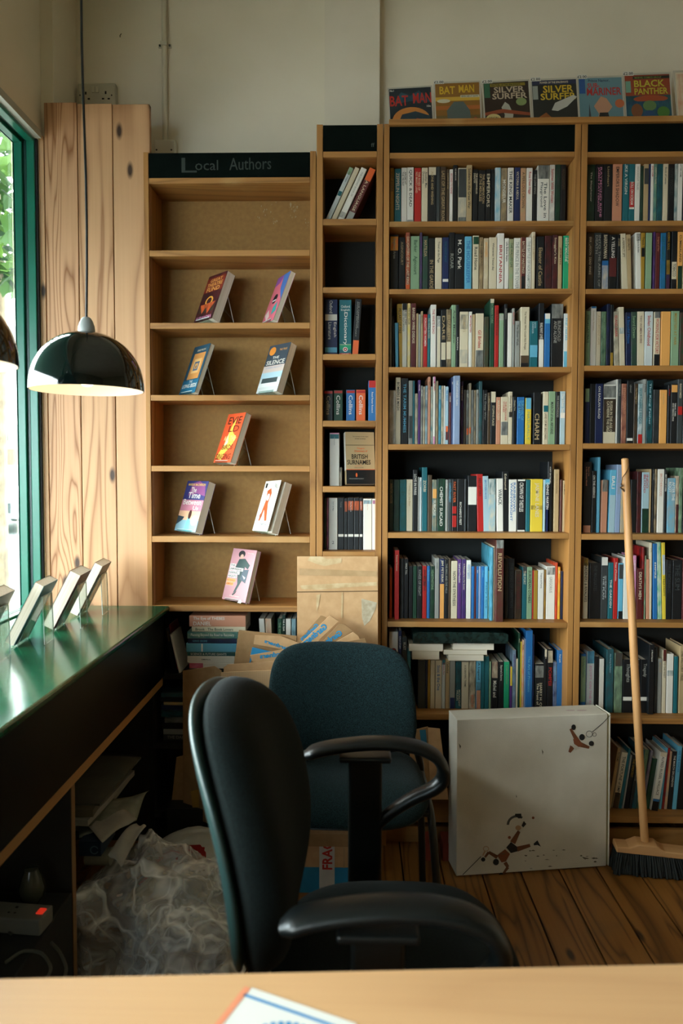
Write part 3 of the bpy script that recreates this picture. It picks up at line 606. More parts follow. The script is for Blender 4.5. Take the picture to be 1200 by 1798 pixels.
row(f'sixth row, {WB}', 'books on the sixth row of the wide bookcase', 930, K, 670, zc_[6], [
 (48,64,227,'O'),(78,105,122,'R','*Essential Grammar','C',dict(rel=.35,Y=2.635)),(108,132,170,'K/D'),(134,158,172,'K','*WALK TALL','W',dict(rel=.4)),(162,184,215,'K'),(186,208,215,'F',None,'W'),(210,239,215,'K','KINGS OF NIGHT','G'),(241,266,213,'R','ANGRY TRUTHS','K',dict(bands=[(.2,.38,'K/R')])),(267,285,213,'B','*The Grammar','S'),(287,312,215,'F/K','HEARTHSTONE','L'),
 (314,339,168,'G','*Scale Quality','D',dict(rel=.3)),(341,370,172,'N','JIM PETERIK','C',dict(span=(.02,.4),rel=.6,bands=[(.42,1,'Z')])),(371,393,175,'K','*THE HALL AND THE HILLS','G'),(394,408,175,'V'),(409,446,184,'C','*NOW THE SYNTHESIS','K',dict(rel=.45,span=(.18,.78))),(447,470,175,'P','*Land and Freedom','W',dict(rel=.5)),(471,496,175,'P/N','A Philosophy for a Fair Society','C',dict(rel=.5)),
 (498,526,180,'W','CORPUS WITHOUT|TITLES IN AMERICA','B',dict(rel=.6)),(528,545,216,'B'),(546,556,216,'M'),(557,569,216,'B','MAPS'),(570,583,216,'U'),(584,603,216,'B','TRAINS','S'),(604,625,216,'S','*Fairy Lane','E',dict(rel=.5,span=(.3,.8))),(627,641,240,'L/D'),(641,656,105,'S/E',None,'W',dict(Y=2.625,d=.2)),(656,664,100,'C',None,'W',dict(Y=2.63,d=.19)),(664,673,110,'R/D',None,'W',dict(Y=2.64,d=.18)),
 (672,718,62,'M/V','*REVOLUTION','T',dict(Y=2.605,rel=.5,span=(.16,.62),d=.2,hard=True,bands=[(0,.1,'G/K')])),(722,745,170,'K/D'),(746,780,170,'K','*THE SONG OF AMBITION','D'),(782,822,240,'V/K','SOLE WARRIORS','M'),(826,852,220,'E','THE PORT','C',dict(bands=[(.0,.12,'D')])),(853,884,220,'L','*EUROPEAN OTHERS','K'),(885,892,240,'R'),(893,916,240,'H',None,'W'),(918,952,236,'W','*Progress and Poverty','K',dict(rel=.3)),
 (954,965,236,'H/M'),(966,1018,215,'W','*GREGORIUS','G',dict(rel=.3,span=(.2,.5),bands=[(.02,.16,'D/W')])),(1019,1033,195,'R/O'),(1034,1049,220,'Y/O','FIRE'),(1051,1066,245,'K/N'),
])
row(f'seventh row, {WB}', 'books on the seventh row of the wide bookcase', 1085, K, 670, zc_[7], [
 (46,98,82,'W',None,'R',dict(label='thick white book with red and blue disc, seventh row of wide bookcase',hard=True)),(100,119,75,'N','COLA STORY','W'),(121,150,115,'D','RUST','W'),(152,172,180,'E/S'),(214,257,250,'D'),(258,271,250,'N/K'),(272,287,238,'H'),(288,314,248,'C',None,'K'),(316,354,250,'C','*Stoic & the One','B',dict(rel=.5,span=(.1,.62))),(355,375,245,'I','Freedom, First','R',dict(bands=[(0,.1,'E')])),(376,400,240,'T','Cathedral','K'),
 (401,433,252,'G',None,'W',dict(bands=[(.77,1,'N')])),(435,468,255,'E/K','MOONLIGHT|WILSON','C',dict(span=(.6,.95),rel=.7)),(470,512,258,'C','*A SCIENTIFIC THEME','K',dict(rel=.25)),(514,553,255,'C/K','WITHOUT WIT','O',dict(span=(.7,.98),rel=.4)),(555,584,248,'S','*A Legend','K',dict(bands=[(.45,.62,'D/S'),(.62,1,'X')],span=(.05,.4))),(585,605,226,'E'),(606,631,226,'E',None),(632,643,255,'L'),
 (645,684,258,'K','Michel and','W',dict(bands=[(.0,.34,'M/C')],span=(.4,.75))),(686,716,258,'K',"*Squires's Secret",'W',dict(rel=.5)),(718,750,258,'J','*FLAMINGO KNOWS','L',dict(rel=.3)),(752,768,285,'P',None,'W',dict(bands=[(0,.45,'Y')])),(769,789,190,'U/F','HISTORY OF','P'),(790,800,240,'C'),(801,814,90,'F','ATLAS','C'),(815,823,140,'Y'),(824,837,130,'C/O','IN LINE','K'),(838,846,125,'U'),(847,887,75,'B','*The Art of Prosecco','S',dict(rel=.35,hard=True,span=(.32,.78))),
 (888,896,100,'N/K'),(899,953,270,'K','HARRY H. CO|The Front of','C',dict(rel=.6,span=(.42,.98),bands=[(.04,.3,'G/K')])),(954,971,185,'K','May Ann','W',dict(bands=[(0,.12,'C')])),(973,1005,185,'K','*POMPEII','R',dict(bands=[(.02,.22,'C/V')],span=(.3,.6),rel=.6)),(1006,1029,260,'N/U','VANCOUVER','S'),(1030,1062,190,'B','*Port Lark','W',dict(rel=.3)),(1063,1077,100,'Q'),(1079,1090,100,'E'),(1091,1114,200,'M','*OUTSIDER II','X',dict(rel=.7,span=(.05,.7))),
], Y=2.66)
r7 = ROWS[-1][0][0]
mm = MB(); wq = ROWS[-1][0][2]; hq = ROWS[-1][0][3]
def disc(mb, c, r, mi, a0=0, a1=360, n=24): mb.poly([(c[0]+r*math.cos(math.radians(a0+(a1-a0)*i/n)), c[1], c[2]+r*math.sin(math.radians(a0+(a1-a0)*i/n))) for i in range(n)], mi)
disc(mm, (0, -.0008, hq-.072), wq*.32, 0); disc(mm, (0, -.0010, hq-.072), wq*.27, 1, 20, 160); disc(mm, (0, -.0010, hq-.072), wq*.27, 2, 200, 340)
mm.poly([(-.014, -.0008, hq-.12), (.016, -.0008, hq-.118), (.004, -.0008, hq-.105), (-.004, -.0008, hq-.1)], 1)
mm.build('spine_emblem', [ink('N'), ink('R'), ink('B')], r7, local=True)
# ---- right-hand bookcase
S = 6.3158
row(f'top row, {RB}', 'books on the top row of the right bookcase', 260, S, 1010, zd[1], [
 (135,225,185,'F/K','*The Blasphemer','W',dict(rel=.25,span=(.12,.6))),(228,324,180,'K','RAYMOND RIDE|JAMES PATTERSON','Q',dict(rel=.5,span=(.05,.85))),(326,418,180,'K','*Lionheart','T',dict(rel=.25,span=(.04,.36))),(421,528,175,'X',"*EMPEROR'S SHADOW",'K',dict(rel=.35,span=(.05,.68))),(536,602,155,'E','*LIKE A VIRGIN','W',dict(rel=.45,span=(.02,.5))),(604,668,165,'E','*ROLL ON SCREAM','W',dict(rel=.5,span=(.3,.66),bands=[(.3,.7,'R'),(.7,.73,'W')])),
 (670,728,155,'W','WOODCUT TALES','G',dict(rel=.4)),(730,764,200,'F/K'),(766,821,170,'T',None,'K',dict(bands=[(.08,.33,'D')])),(822,843,170,'N'),(845,878,148,'W','*SEND THEM','R'),(879,914,165,'E/L','*LIVERPOOL DAYS','C'),(916,978,165,'E/K',None,'W'),(980,1038,165,'C','*Book of Leaves','D',dict(rel=.4)),(1040,1108,180,'K','NEW WORLD','D'),(1110,1145,165,'E/W'),(1147,1200,130,'W','*LETTERS HOME','K',dict(rel=.3)),(1206,1260,150,'K'),
])
row(f'second row, {RB}', 'books on the second row of the right bookcase', 390, S, 1010, zd[2], [
 (130,214,120,'V/K','ERIK LARSON  DEAD WAKE','C',dict(rel=.3)),(218,297,120,'D','INTO THE ARMS OF|DEATH','G',dict(rel=.75,span=(.04,.9))),(299,378,125,'K','BARROWMAN','C',dict(rel=.5,span=(.03,.42),bands=[(.46,.54,'B'),(.54,1,'C/B')])),(380,468,140,'K','*A YELLING','W',dict(rel=.4,span=(.04,.4),bands=[(.4,.72,'M')])),(472,506,140,'K','STORIES','T'),
 (500,562,128,'C','*A PERFECT SPY','V',dict(tilt=-3.2,rel=.4)),(567,618,138,'T','SECRETS','V',dict(tilt=-2.2)),(672,728,115,'W','*A Place in Arden','K',dict(rel=.35,tilt=-1.7,bands=[(.02,.14,'D/W')])),(734,780,120,'H','Trench Tales','K',dict(bands=[(.25,.4,'K')])),(790,858,120,'L',None,'K'),(872,897,110,'P/K'),(899,948,120,'M','*Dragons of War','X',dict(rel=.5)),(951,1014,120,'B/E','LEFT BEHIND','E'),(1018,1064,60,'K','ANIMAL SOUL','H',dict(bands=[(.5,.72,'H/K'),(.72,.95,'N/M')])),
 (1076,1138,100,'K','*TOBACCO','K',dict(bands=[(.5,.78,'C')],span=(.53,.74))),(1142,1200,110,'Z','*CUMBERLAND','K',dict(rel=.4,span=(.05,.5),bands=[(.56,1,'F/K')])),(1206,1260,120,'C'),
])
row(f'third row, {RB}', 'books on the third row of the right bookcase', 510, S, 1010, zd[3], [
 (120,172,228,'L',"*STELLA'S LAST PEACE",'D',dict(rel=.5)),(177,240,178,'W','Grandmother Remembers','T',dict(rel=.25,bands=[(0,.03,'B')])),(242,290,235,'C','*A DISOBEDIENT HOPE','T'),(294,350,235,'F/L','*A LOVE of the Countryside','L',dict(rel=.4)),(354,392,150,'K/N'),(396,434,160,'K',None,'W',dict(bands=[(.76,1,'H')])),(424,480,235,'C/D','ISLAND DARK','R',dict(tilt=-2)),(482,542,185,'C',None,'T',dict(tilt=-2.2,bands=[(.34,.44,'E/W')])),
 (560,620,245,'N/K','A Beautiful House','B',dict(tilt=-1.4)),(622,686,240,'F/D','Sword Drawn','L',dict(tilt=-1)),(690,768,235,'C','*TWO WOMEN RIVERS','M',dict(tilt=-1,rel=.3)),(778,868,235,'I','*Stolen Childhood','R',dict(rel=.4)),(880,950,238,'C','*WORKING FOR VICTORY','R',dict(rel=.5,span=(.12,.75),bands=[(0,.11,'K/G'),(.76,1,'K')])),(957,1063,235,'Z',None,'K'),(1070,1160,230,'L','*MINISTERS AT WAR','H',dict(rel=.35,span=(.04,.6))),(1165,1240,245,'F/M'),
])
row(f'fourth row, {RB}', 'books on the fourth row of the right bookcase', 640, S, 1010, zd[4], [
 (108,165,270,'N',None,'W',dict(bands=[(0,.24,'L')])),(170,226,215,'K'),(228,314,215,'N','*ON RAGLAN ROAD','W',dict(rel=.3,span=(.04,.58))),(316,458,225,'V/K','RUSSIA IN THE AGE OF|CATHERINE THE GREAT','C',dict(rel=.45,span=(.28,.85),bands=[(.0,.02,'W'),(.02,.22,'G/D'),(.22,.24,'W'),(.8,1,'C')])),(460,476,165,'W'),(477,515,165,'D','PRISON ISLE','G'),(517,576,215,'M/X','*ETHNOGRAPHY','X'),(579,654,180,'K','*LEVANT','G',dict(rel=.25,bands=[(.91,.95,'W')])),(656,700,215,'V/K','*The Prodigal Son','T',dict(rel=.6)),
 (702,758,215,'I/E','WORTHWHILE BRIDGE','E',dict(bands=[(.84,1,'R')])),(761,796,165,'G','*ALIENOR','K'),(798,868,180,'K/E','*The King Father','A',dict(rel=.4,span=(.04,.7))),(870,938,280,'K/D'),(941,1023,283,'Z','*Sunset of Fire','T',dict(rel=.2)),(1032,1062,230,'K','*RAGING','R'),(1066,1140,215,'K','*TEMPLES, TOMBS|AND HIEROGLYPHS','W',dict(rel=.55,span=(.32,.62),bands=[(.02,.14,'Z')])),(1142,1200,165,'D','*RANSOMED','C',dict(rel=.4,bands=[(.42,.55,'R')])),(1206,1260,165,'D'),
])
row(f'fifth row, {RB}', 'books on the fifth row of the right bookcase', 790, S, 1010, zd[5], [
 (95,186,135,'K','*Mystery Cults|in the Ancient World','X',dict(rel=.45,bands=[(.9,1,'X')])),(190,236,235,'K','ON THE ABSENCE','W'),(252,284,82,'S',None,'K'),(300,368,335,'X',None,'K',dict(tilt=.8,bands=[(.0,.22,'V/G')])),(392,464,222,'S','*BALI','W',dict(rel=.5,span=(.1,.3),tilt=1.2,bands=[(.4,1,'A')])),(466,524,165,'U','*GOETHE YEARS','G',dict(tilt=1.2)),(512,556,250,'T/G'),(620,684,330,'K'),(690,738,240,'M/K','COOK YOUR','M'),(745,828,250,'A','*INDO|BLOOD','R',dict(rel=.6,span=(.04,.34),bands=[(.6,1,'F/K')])),(830,850,215,'T'),(862,884,215,'K','PENGUINS','G'),(886,914,215,'K/T'),
 (919,992,215,'W','*BROTHERHOOD','X',dict(rel=.35)),(994,1024,225,'K','BEST SHORT STORIES','W'),(1028,1118,315,'S/G','AFTER THE|ROOT','W'),(1120,1156,290,'C/M',None,'K',dict(bands=[(.5,1,'M/K')])),(1160,1200,200,'L/K'),(1206,1260,190,'K'),
])
row(f'sixth row, {RB}', 'books on the sixth row of the right bookcase', 930, S, 1010, zd[6], [
 (95,150,320,'C','GARDENERS & RIVALRIES','K',dict(rel=.55,bands=[(0,.12,'H/K')])),(162,290,370,'K','*THE MAGNATES','D',dict(rel=.3,span=(.04,.5),hard=True)),(292,368,308,'D','QUEEN JANE|THE PLAN','I',dict(rel=.5,span=(.3,.68),bands=[(0,.13,'W')])),(371,428,368,'E','*THE GARDEN','W',dict(rel=.4,span=(.3,.8))),(431,479,318,'R','*Power of Promotion','W',dict(rel=.4)),(483,538,375,'S',None,'W',dict(bands=[(.02,.28,'D'),(.86,1,'K')])),(542,622,305,'W',None,'K',dict(hard=True)),(646,683,290,'Q','*A HISTORY','W'),
 (688,762,440,'M',"*DEATH'S MEN",'C',dict(rel=.45,span=(.06,.6))),(750,774,195,'K/R'),(776,792,290,'L/V'),(790,826,330,'X',None,'R',dict(tilt=-1)),(830,856,145,'C','*Journeys','K',dict(tilt=-.6)),(862,912,155,'B','*EMPIRE','W',dict(tilt=-1.2,rel=.4,span=(.25,.46))),(905,952,140,'J/W',None,'W',dict(tilt=-2)),(958,998,145,'Y','*CREATIVITY','K',dict(tilt=-1.9,rel=.5,span=(.44,.7),bands=[(.16,.42,'I/U')])),(1012,1078,340,'K','PALE MORNING','D'),(1085,1190,340,'K','*THE SUM','D',dict(hard=True)),(1196,1250,330,'M'),
])
row(f'seventh row, {RB}', 'books on the seventh row of the right bookcase', 1085, S, 1010, zd[7], [
 (62,125,400,'B','The Reading of a Conqueror','F',dict(rel=.3,bands=[(.04,.82,'L')])),(133,218,370,'I','*EGYPT ON THE RUN','Q',dict(rel=.3,span=(.24,.96),bands=[(0,.2,'S/N')])),(222,268,430,'K'),(272,324,455,'W',None,'G'),(352,432,350,'E/D','*Alice Among the Shadows','A',dict(rel=.25,hard=True,d=.16)),(442,530,390,'L/D',None,'K',dict(bands=[(0,.22,'D/V')])),(534,640,465,'K','Thoughts','G',dict(hard=True,bands=[(.7,.77,'W')],label='black book with white band left of the broom handle, seventh row of right bookcase')),
 (645,728,465,'K','Second','G',dict(bands=[(.7,.77,'W')],label='black white-banded book behind the broom handle, seventh row of right bookcase')),(730,818,465,'K','Tragedy','G',dict(hard=True,bands=[(.7,.77,'W')],label='black white-banded book just right of broom handle, seventh row of right bookcase')),(822,886,300,'K','*A World Beyond','W',dict(rel=.3,hard=True,d=.16,Y=2.645)),(889,922,330,'D/K'),(924,966,455,'G','MOULDS','T'),(974,1016,355,'C','*LOOK TO THE WEST','V',dict(bands=[(0,.18,'M')])),(1022,1095,400,'W',None,'G',dict(bands=[(.28,.37,'E/W')])),(1102,1144,430,'E',None),(1162,1220,310,'T','*THE HISTORY TREE','V',dict(hard=True)),
])
bo = dict(base=True)
row(f'bottom row, {RB}', 'books on the bottom row of the right bookcase', 1250, S, 1010, zd[8], [
 (372,412,400,'T','PILGRIMS','K',dict(tilt=8.2,base=True)),(420,492,450,'C','*THE FORTUNE of EMPIRE','K',dict(tilt=8.6,rel=.45,base=True,bands=[(.72,1,'V')])),(497,528,410,'E',None,'W',dict(tilt=8,base=True)),(530,550,480,'G',None,'W',dict(tilt=8,base=True)),(556,600,480,'K','*THE GREATEST','H',dict(tilt=8,base=True,rel=.55)),(604,640,600,'K/D','LOST NOTES','G',dict(tilt=8,base=True)),(644,690,420,'E/D',None,'W',dict(tilt=8,base=True)),(694,742,420,'F/L',None,'W',dict(tilt=7,base=True)),(746,776,430,'G/P',None,'W',dict(tilt=8,base=True)),
 (782,838,520,'F','*IRON WELCOME','D',dict(tilt=8,base=True,rel=.6)),(852,934,450,'W','ALFRED RUSSEL WALLACE','V',dict(tilt=8,base=True,rel=.35,hard=True,Y=2.645,bands=[(.0,.07,'C'),(.8,.84,'B'),(.84,1,'K')])),(944,972,400,'S',None,'W',dict(tilt=5,base=True)),(974,1002,400,'M/R',None,'W',dict(tilt=5,base=True)),(1004,1034,440,'G/Z',None,'W',dict(tilt=4,base=True)),(1038,1088,440,'K','*THE MARCH ON LONDON','W',dict(tilt=4,base=True,rel=.45)),(1092,1140,380,'S','WE THE READER','B',dict(tilt=4,base=True)),(1146,1220,400,'K',None,'W',dict(tilt=3,base=True)),
])
# ---- narrow bookcase
NB = 'narrow bookcase'; S = 5.62
row(f'top shelf of {NB}', 'leaning books on the top shelf of the narrow bookcase', 200, S, 550, zb[1], [
 (104,153,535,'I','*Story of English','K',dict(tilt=25,base=True,rel=.4,bands=[(0,.12,'L'),(.42,.5,'E')])),(160,212,535,'C',None,'V',dict(tilt=25,base=True)),(224,290,540,'W','*THE OXFORD BOOK OF','G',dict(tilt=25,base=True,rel=.3,bands=[(.8,.9,'K/W')])),(302,378,545,'M','*A LANGUAGE','C',dict(tilt=25.5,base=True,rel=.4,span=(.22,.78),bands=[(0,.22,'O'),(.8,1,'G')])),
])
S = 6.914
row(f'dictionary shelf of {NB}', 'reference books on the third shelf of the narrow bookcase', 500, S, 550, zb[3], [
 (140,298,180,'N','Oxford','W',dict(rel=.25,span=(.02,.24),hard=True,bands=[(.26,.37,'W'),(.84,.93,'S')],label='thick navy book with white band, left on the third shelf of narrow bookcase')),
 (318,468,185,'E','Dictionary','W',dict(rel=.35,span=(.22,.8),hard=True,bands=[(.78,.8,'L'),(.8,.88,'J'),(.94,1,'R')],label='thick teal dictionary with green and red foot, third shelf of narrow bookcase')),
 (472,552,175,'K','THE CAMBRIDGE|ENGLISH DICTIONARY','G',dict(tilt=3.5,base=True,rel=.4,span=(.05,.66),bands=[(.72,1,'O')],label='tilted black book with orange foot, third shelf of narrow bookcase')),
])
_r = ROWS[-1]
mm = MB(); h_, w_ = _r[0][3], _r[0][2]; text_into(mm, 'English', (w_*.16, -.0009, h_*.6), (0, 0, -h_*.26), (w_*.26, 0, 0)); text_into(mm, 'Literature', (-w_*.22, -.0009, h_*.6), (0, 0, -h_*.3), (w_*.26, 0, 0)); mm.build('spine_title', ink('W'), _r[0][0], local=True)
mm = MB(); h_, w_ = _r[1][3], _r[1][2]; text_into(mm, 'Oxford', (-w_*.36, -.0009, h_*.86), (w_*.72, 0, 0), (0, 0, h_*.045)); text_into(mm, 'English', (-w_*.36, -.0009, h_*.795), (w_*.72, 0, 0), (0, 0, h_*.045)); text_into(mm, 'OXFORD', (-w_*.3, -.0009, h_*.035), (w_*.6, 0, 0), (0, 0, h_*.018)); mm.build('spine_title', ink('W'), _r[1][0], local=True)
mm = MB(); disc(mm, (0, -.0009, h_*.125), w_*.2, 0); disc(mm, (0, -.0011, h_*.125), w_*.14, 1); disc(mm, (0, -.0013, h_*.125), w_*.06, 0); mm.build('spine_emblem', [ink('W'), ink('R')], _r[1][0], local=True)
kb = dict(rel=.42, span=(.17, .78), bands=[(.02, .1, 'R')])
row(f'fourth shelf of {NB}', 'small dictionaries on the fourth shelf of the narrow bookcase', 500, S, 550, zb[4], [
 (130,242,1285,'K','Collins','T',dict(kb, label='black pocket dictionary, leftmost on the fourth shelf of narrow bookcase')),(250,362,1280,'F','Collins','W',dict(kb, label='green pocket dictionary, fourth shelf of narrow bookcase')),(402,512,1278,'B','Collins','W',dict(kb, label='blue pocket dictionary, fourth shelf of narrow bookcase')),(524,638,1278,'O','Collins','W',dict(kb, label='orange pocket dictionary, fourth shelf of narrow bookcase')),
 (672,770,1165,'B','Read Faster Reward','W',dict(rel=.2,span=(.28,.78),bands=[(0,.17,'R')],label='taller blue book with red top, right on the fourth shelf of narrow bookcase')),
])
row(f'fifth shelf of {NB}', 'books on the fifth shelf of the narrow bookcase', 740, S, 550, zb[5], [
 (200,320,140,'W','The Good Book','G',dict(rel=.1,hard=True,bands=[(0,.02,'Q'),(.025,.11,'E')],label='thick white book with teal quote mark band, fifth shelf of narrow bookcase')),(322,352,560,'K/C',None,'W',dict(label='small dark book beside the white one, fifth shelf of narrow bookcase')),
])
row(f'sixth shelf of {NB}', 'books on the sixth shelf of the narrow bookcase', 740, S, 550, zb[6], [
 (132,162,935,'F/D',None,'K',dict(label='thin dark green book, leftmost on the sixth shelf of narrow bookcase')),(163,187,930,'P/Q',None,'W',dict(label='thin purple book, sixth shelf of narrow bookcase')),(190,298,930,'W','*Small Craft Magic','K',dict(rel=.15)),
 (301,377,930,'K','*Theology','G',dict(rel=.25,bands=[(.7,.75,'W')])),(379,420,935,'K',None,'O',dict(rel=.4,bands=[(.06,.26,'O/K'),(.7,.75,'W')])),(422,495,930,'K','*Way Play Fiction','W',dict(rel=.25,bands=[(.06,.24,'O/K'),(.7,.75,'W')])),(497,561,930,'K',None,'W',dict(bands=[(.06,.24,'O/K'),(.7,.75,'W')])),(563,606,932,'K','*Home Games','W',dict(rel=.3,bands=[(.06,.24,'O/K'),(.7,.75,'W')])),
 (610,715,940,'W','*The Passage of Things','X',dict(rel=.1,bands=[(.03,.1,'A/D')])),(718,772,940,'W',None,'G',dict(bands=[(.03,.1,'Q/D')])),
])
_r = ROWS[-1][2]; mm = MB(); text_into(mm, '2', (-.004, -.0009, _r[3]*.11), (.008, 0, 0), (0, 0, .011)); mm.build('spine_number', ink('K'), _r[0], local=True)
# books under the display bookcase
row('lower shelf of left bookcase', 'upright books on the dark lower shelf of the left bookcase', 1050, 2.79, 270, za[7], [
 (88,103,150,'K','HORIZONS','H',dict(tilt=-8,base=True,label='black book with ochre lettering leaning at the left end of the lower shelf')),(112,120,132,'R/K',None,'W',dict(tilt=-10,base=True,label='dark book with red head leaning beside the counter, lower shelf')),(122,134,180,'W',None,'G',dict(tilt=-13,base=True,Y=2.61,label='thin white book leaning left on the lower shelf beside counter')),
 (515,542,102,'W',None,'R',dict(tilt=-3,bands=[(.4,.65,'R')],label='white and red book on the lower shelf, behind the cartons')),(547,577,102,'C/X',None,'K',dict(label='pink and cream patterned book on the lower shelf behind the cartons',tilt=-2)),(607,629,102,'F','THE WOOD','L',dict(label='dark green book on the lower shelf behind the tall cardboard')),(630,646,85,'F/K','THE A YEAR','W',dict(label='taller green book with white lettering, lower shelf behind cartons')),(648,673,103,'W',None,'N',dict(label='white book between green and blue ones, lower shelf behind cartons')),(676,698,103,'A/E',None,'N',dict(label='pale blue book at the right end of the lower shelf behind cartons')),
])
# books lying flat in a stack: built upright, laid on their side
def flat(px0, px1, py0, py1, code, text=None, tc='W', label='', Y=2.615, d=.13, rot=0, dark=False, group='books lying in a stack on the lower shelf', **kw):
    a = P(px0, py1, Y); b = P(px1, py0, Y); w = b.z-a.z-.0006; h = b.x-a.x
    o = book(w, h, d, code, (b.x, Y, a.z+w/2), (0, -math.pi/2, rot), text, tc, kw.get('bands', ()), False, 'paperback_book', kw.get('rel'), kw.get('span'))
    o.name = 'paperback_book'; return tag(o, label, 'book', group)
def fz(x): return 270+x/2.79
def gz(y): return 1050+y/2.79
fl_ = [(175,450,87,140,'X','The Eye of THEBES|DANIEL','W','salmon book on top of the flat stack, lower shelf of left bookcase',{}),(187,450,141,165,'C','Brook   The Book Lovers','F','cream book second in the flat stack on the lower shelf',{}),(165,412,166,198,'E/L','Planning Beyond the Road to Recovery','W','patterned teal book third in the flat stack on the lower shelf',{}),(167,407,199,222,'N/K','GINO SEGRE','S','navy book fourth in the flat stack on the lower shelf',dict(span=(.1,.4),rel=.4)),(160,405,223,264,'S','','W','thick light blue book in the middle of the flat stack',dict(bands=[(.3,.33,'W')])),(165,400,265,284,'F/E','SCIENCE & FUTURE GIANTS','W','dark green book under the light blue one in the flat stack',{}),(165,395,285,317,'W','SMALL','D','white book near the bottom of the flat stack',dict(span=(.3,.5),rel=.2)),(175,398,318,345,'W','','K','white book with pink corner, bottom of the flat stack on lower shelf',dict(bands=[(0,.3,'R/Q')]))]
ztop = za[7]
prev = P(400, gz(345), 2.612).z
for x0, x1, y0, y1, c, t, tc_, lb, kw in fl_: flat(fz(x0), fz(x1), gz(y0), gz(y1), c, t or None, tc_, lb, Y=2.612, **kw)
q = P(400, gz(346), 2.612)
if q.z - ztop > .006:
    o = flat(fz(178), fz(392), gz(346), P and 1050+(0)/2.79 or 0, 'W') if False else None
# dim flat stacks one shelf lower
rg = random.Random(11)
zz = za[8]+.0005; n = 0
for w, c, wd in ((.022, 'D', 'charcoal'), (.02, 'G', 'grey'), (.024, 'K', 'black'), (.02, 'D/G', 'mottled grey'), (.026, 'K/E', 'dark teal'), (.02, 'N', 'navy'), (.012, 'Z/L', 'amber and green'), (.018, 'K', 'slim black'), (.018, 'D/E', 'slate')):
    x0 = P(282, 1250, 2.62).x + rg.uniform(0, .02); h = rg.uniform(.19, .215)
    o = book(w, h, .13, c, (x0+h, 2.615+rg.uniform(0, .01), zz+w/2), (0, -math.pi/2, 0), 'THE DARK YEAR' if c == 'D' else None, 'G'); tag(o, f'{wd} book in the dim flat stack beneath, {ORD[n] or "first"} from its bottom', 'book', 'books in the dim flat stack under the lower shelf'); zz += w+.0005; n += 1
# seventh row of the wide bookcase: books lying on top, and the wrapped bundle
def over(px0, px1, py0, py1, label, Y=2.64, rot=0., code='C'):
    a = P(px0, py1, Y); b = P(px1, py0, Y); w = b.z-a.z-.0004; h = b.x-a.x
    # fore-edge towards us: pages show
    o = book(w, h, .125, code, (b.x, Y+.125, a.z+w/2), (0, -math.pi/2, 0)); o.scale = (1, -1, 1)
    return tag(o, label, 'book', 'books lying on top of the seventh row')
def hx(x): return 670+x/3.3333
def hy(y): return 1085+y/3.3333
over(hx(162), hx(362), hy(152), hy(194), 'paperback lying on the seventh row, upper of the left pair under wrapped bundle')
over(hx(180), hx(340), hy(195), hy(243), 'paperback lying on the seventh row, lower of the left pair')
over(hx(420), hx(660), hy(148), hy(186), 'paperback lying on the seventh row, topmost of the right pile')
over(hx(365), hx(620), hy(188), hy(214), 'paperback lying on the seventh row, middle of the right pile')
over(hx(392), hx(600), hy(216), hy(250), 'paperback lying on the seventh row, bottom of the right pile')
a = P(hx(185), hy(148), 2.63); b = P(hx(742), hy(84), 2.63)
m = MB(); rg = random.Random(2); nx, ny = 40, 8
T = []
for face in (0, 1):
    for j in range(ny+1):
        for i in range(nx+1):
            u, v = i/nx, j/ny; x = a.x+(b.x-a.x)*u; y = 2.625+.15*v
            e = min(1, min(u, 1-u)*14)**.5
            z0, z1 = a.z+.002, b.z
            z = (z0 if face == 0 else z1-(1-e)*.008+.0022*mnoise.noise(Vector((x*60, y*60, face))))
            T.append((x, y, z))
N1 = (nx+1)*(ny+1); fs = []
for j in range(ny):
    for i in range(nx):
        k = j*(nx+1)+i; fs.append((k, k+nx+1, k+nx+2, k+1)); fs.append((N1+k, N1+k+1, N1+k+nx+2, N1+k+nx+1))
ring = [i for i in range(nx+1)] + [(j+1)*(nx+1)-1 for j in range(1, ny+1)] + [ny*(nx+1)+i for i in range(nx-1, -1, -1)] + [j*(nx+1) for j in range(ny-1, 0, -1)]
for i in range(len(ring)): p, q = ring[i], ring[(i+1) % len(ring)]; fs.append((p, q, N1+q, N1+p))
m.add(T, fs); wp = m.build('wrapped_bundle', noisy('shrink_wrap', '0c1c19', '1d3330', 60, .22, bump=.6, bscale=90), smooth=True); tag(wp, 'dark plastic-wrapped flat bundle lying across the seventh row books', 'bundle')
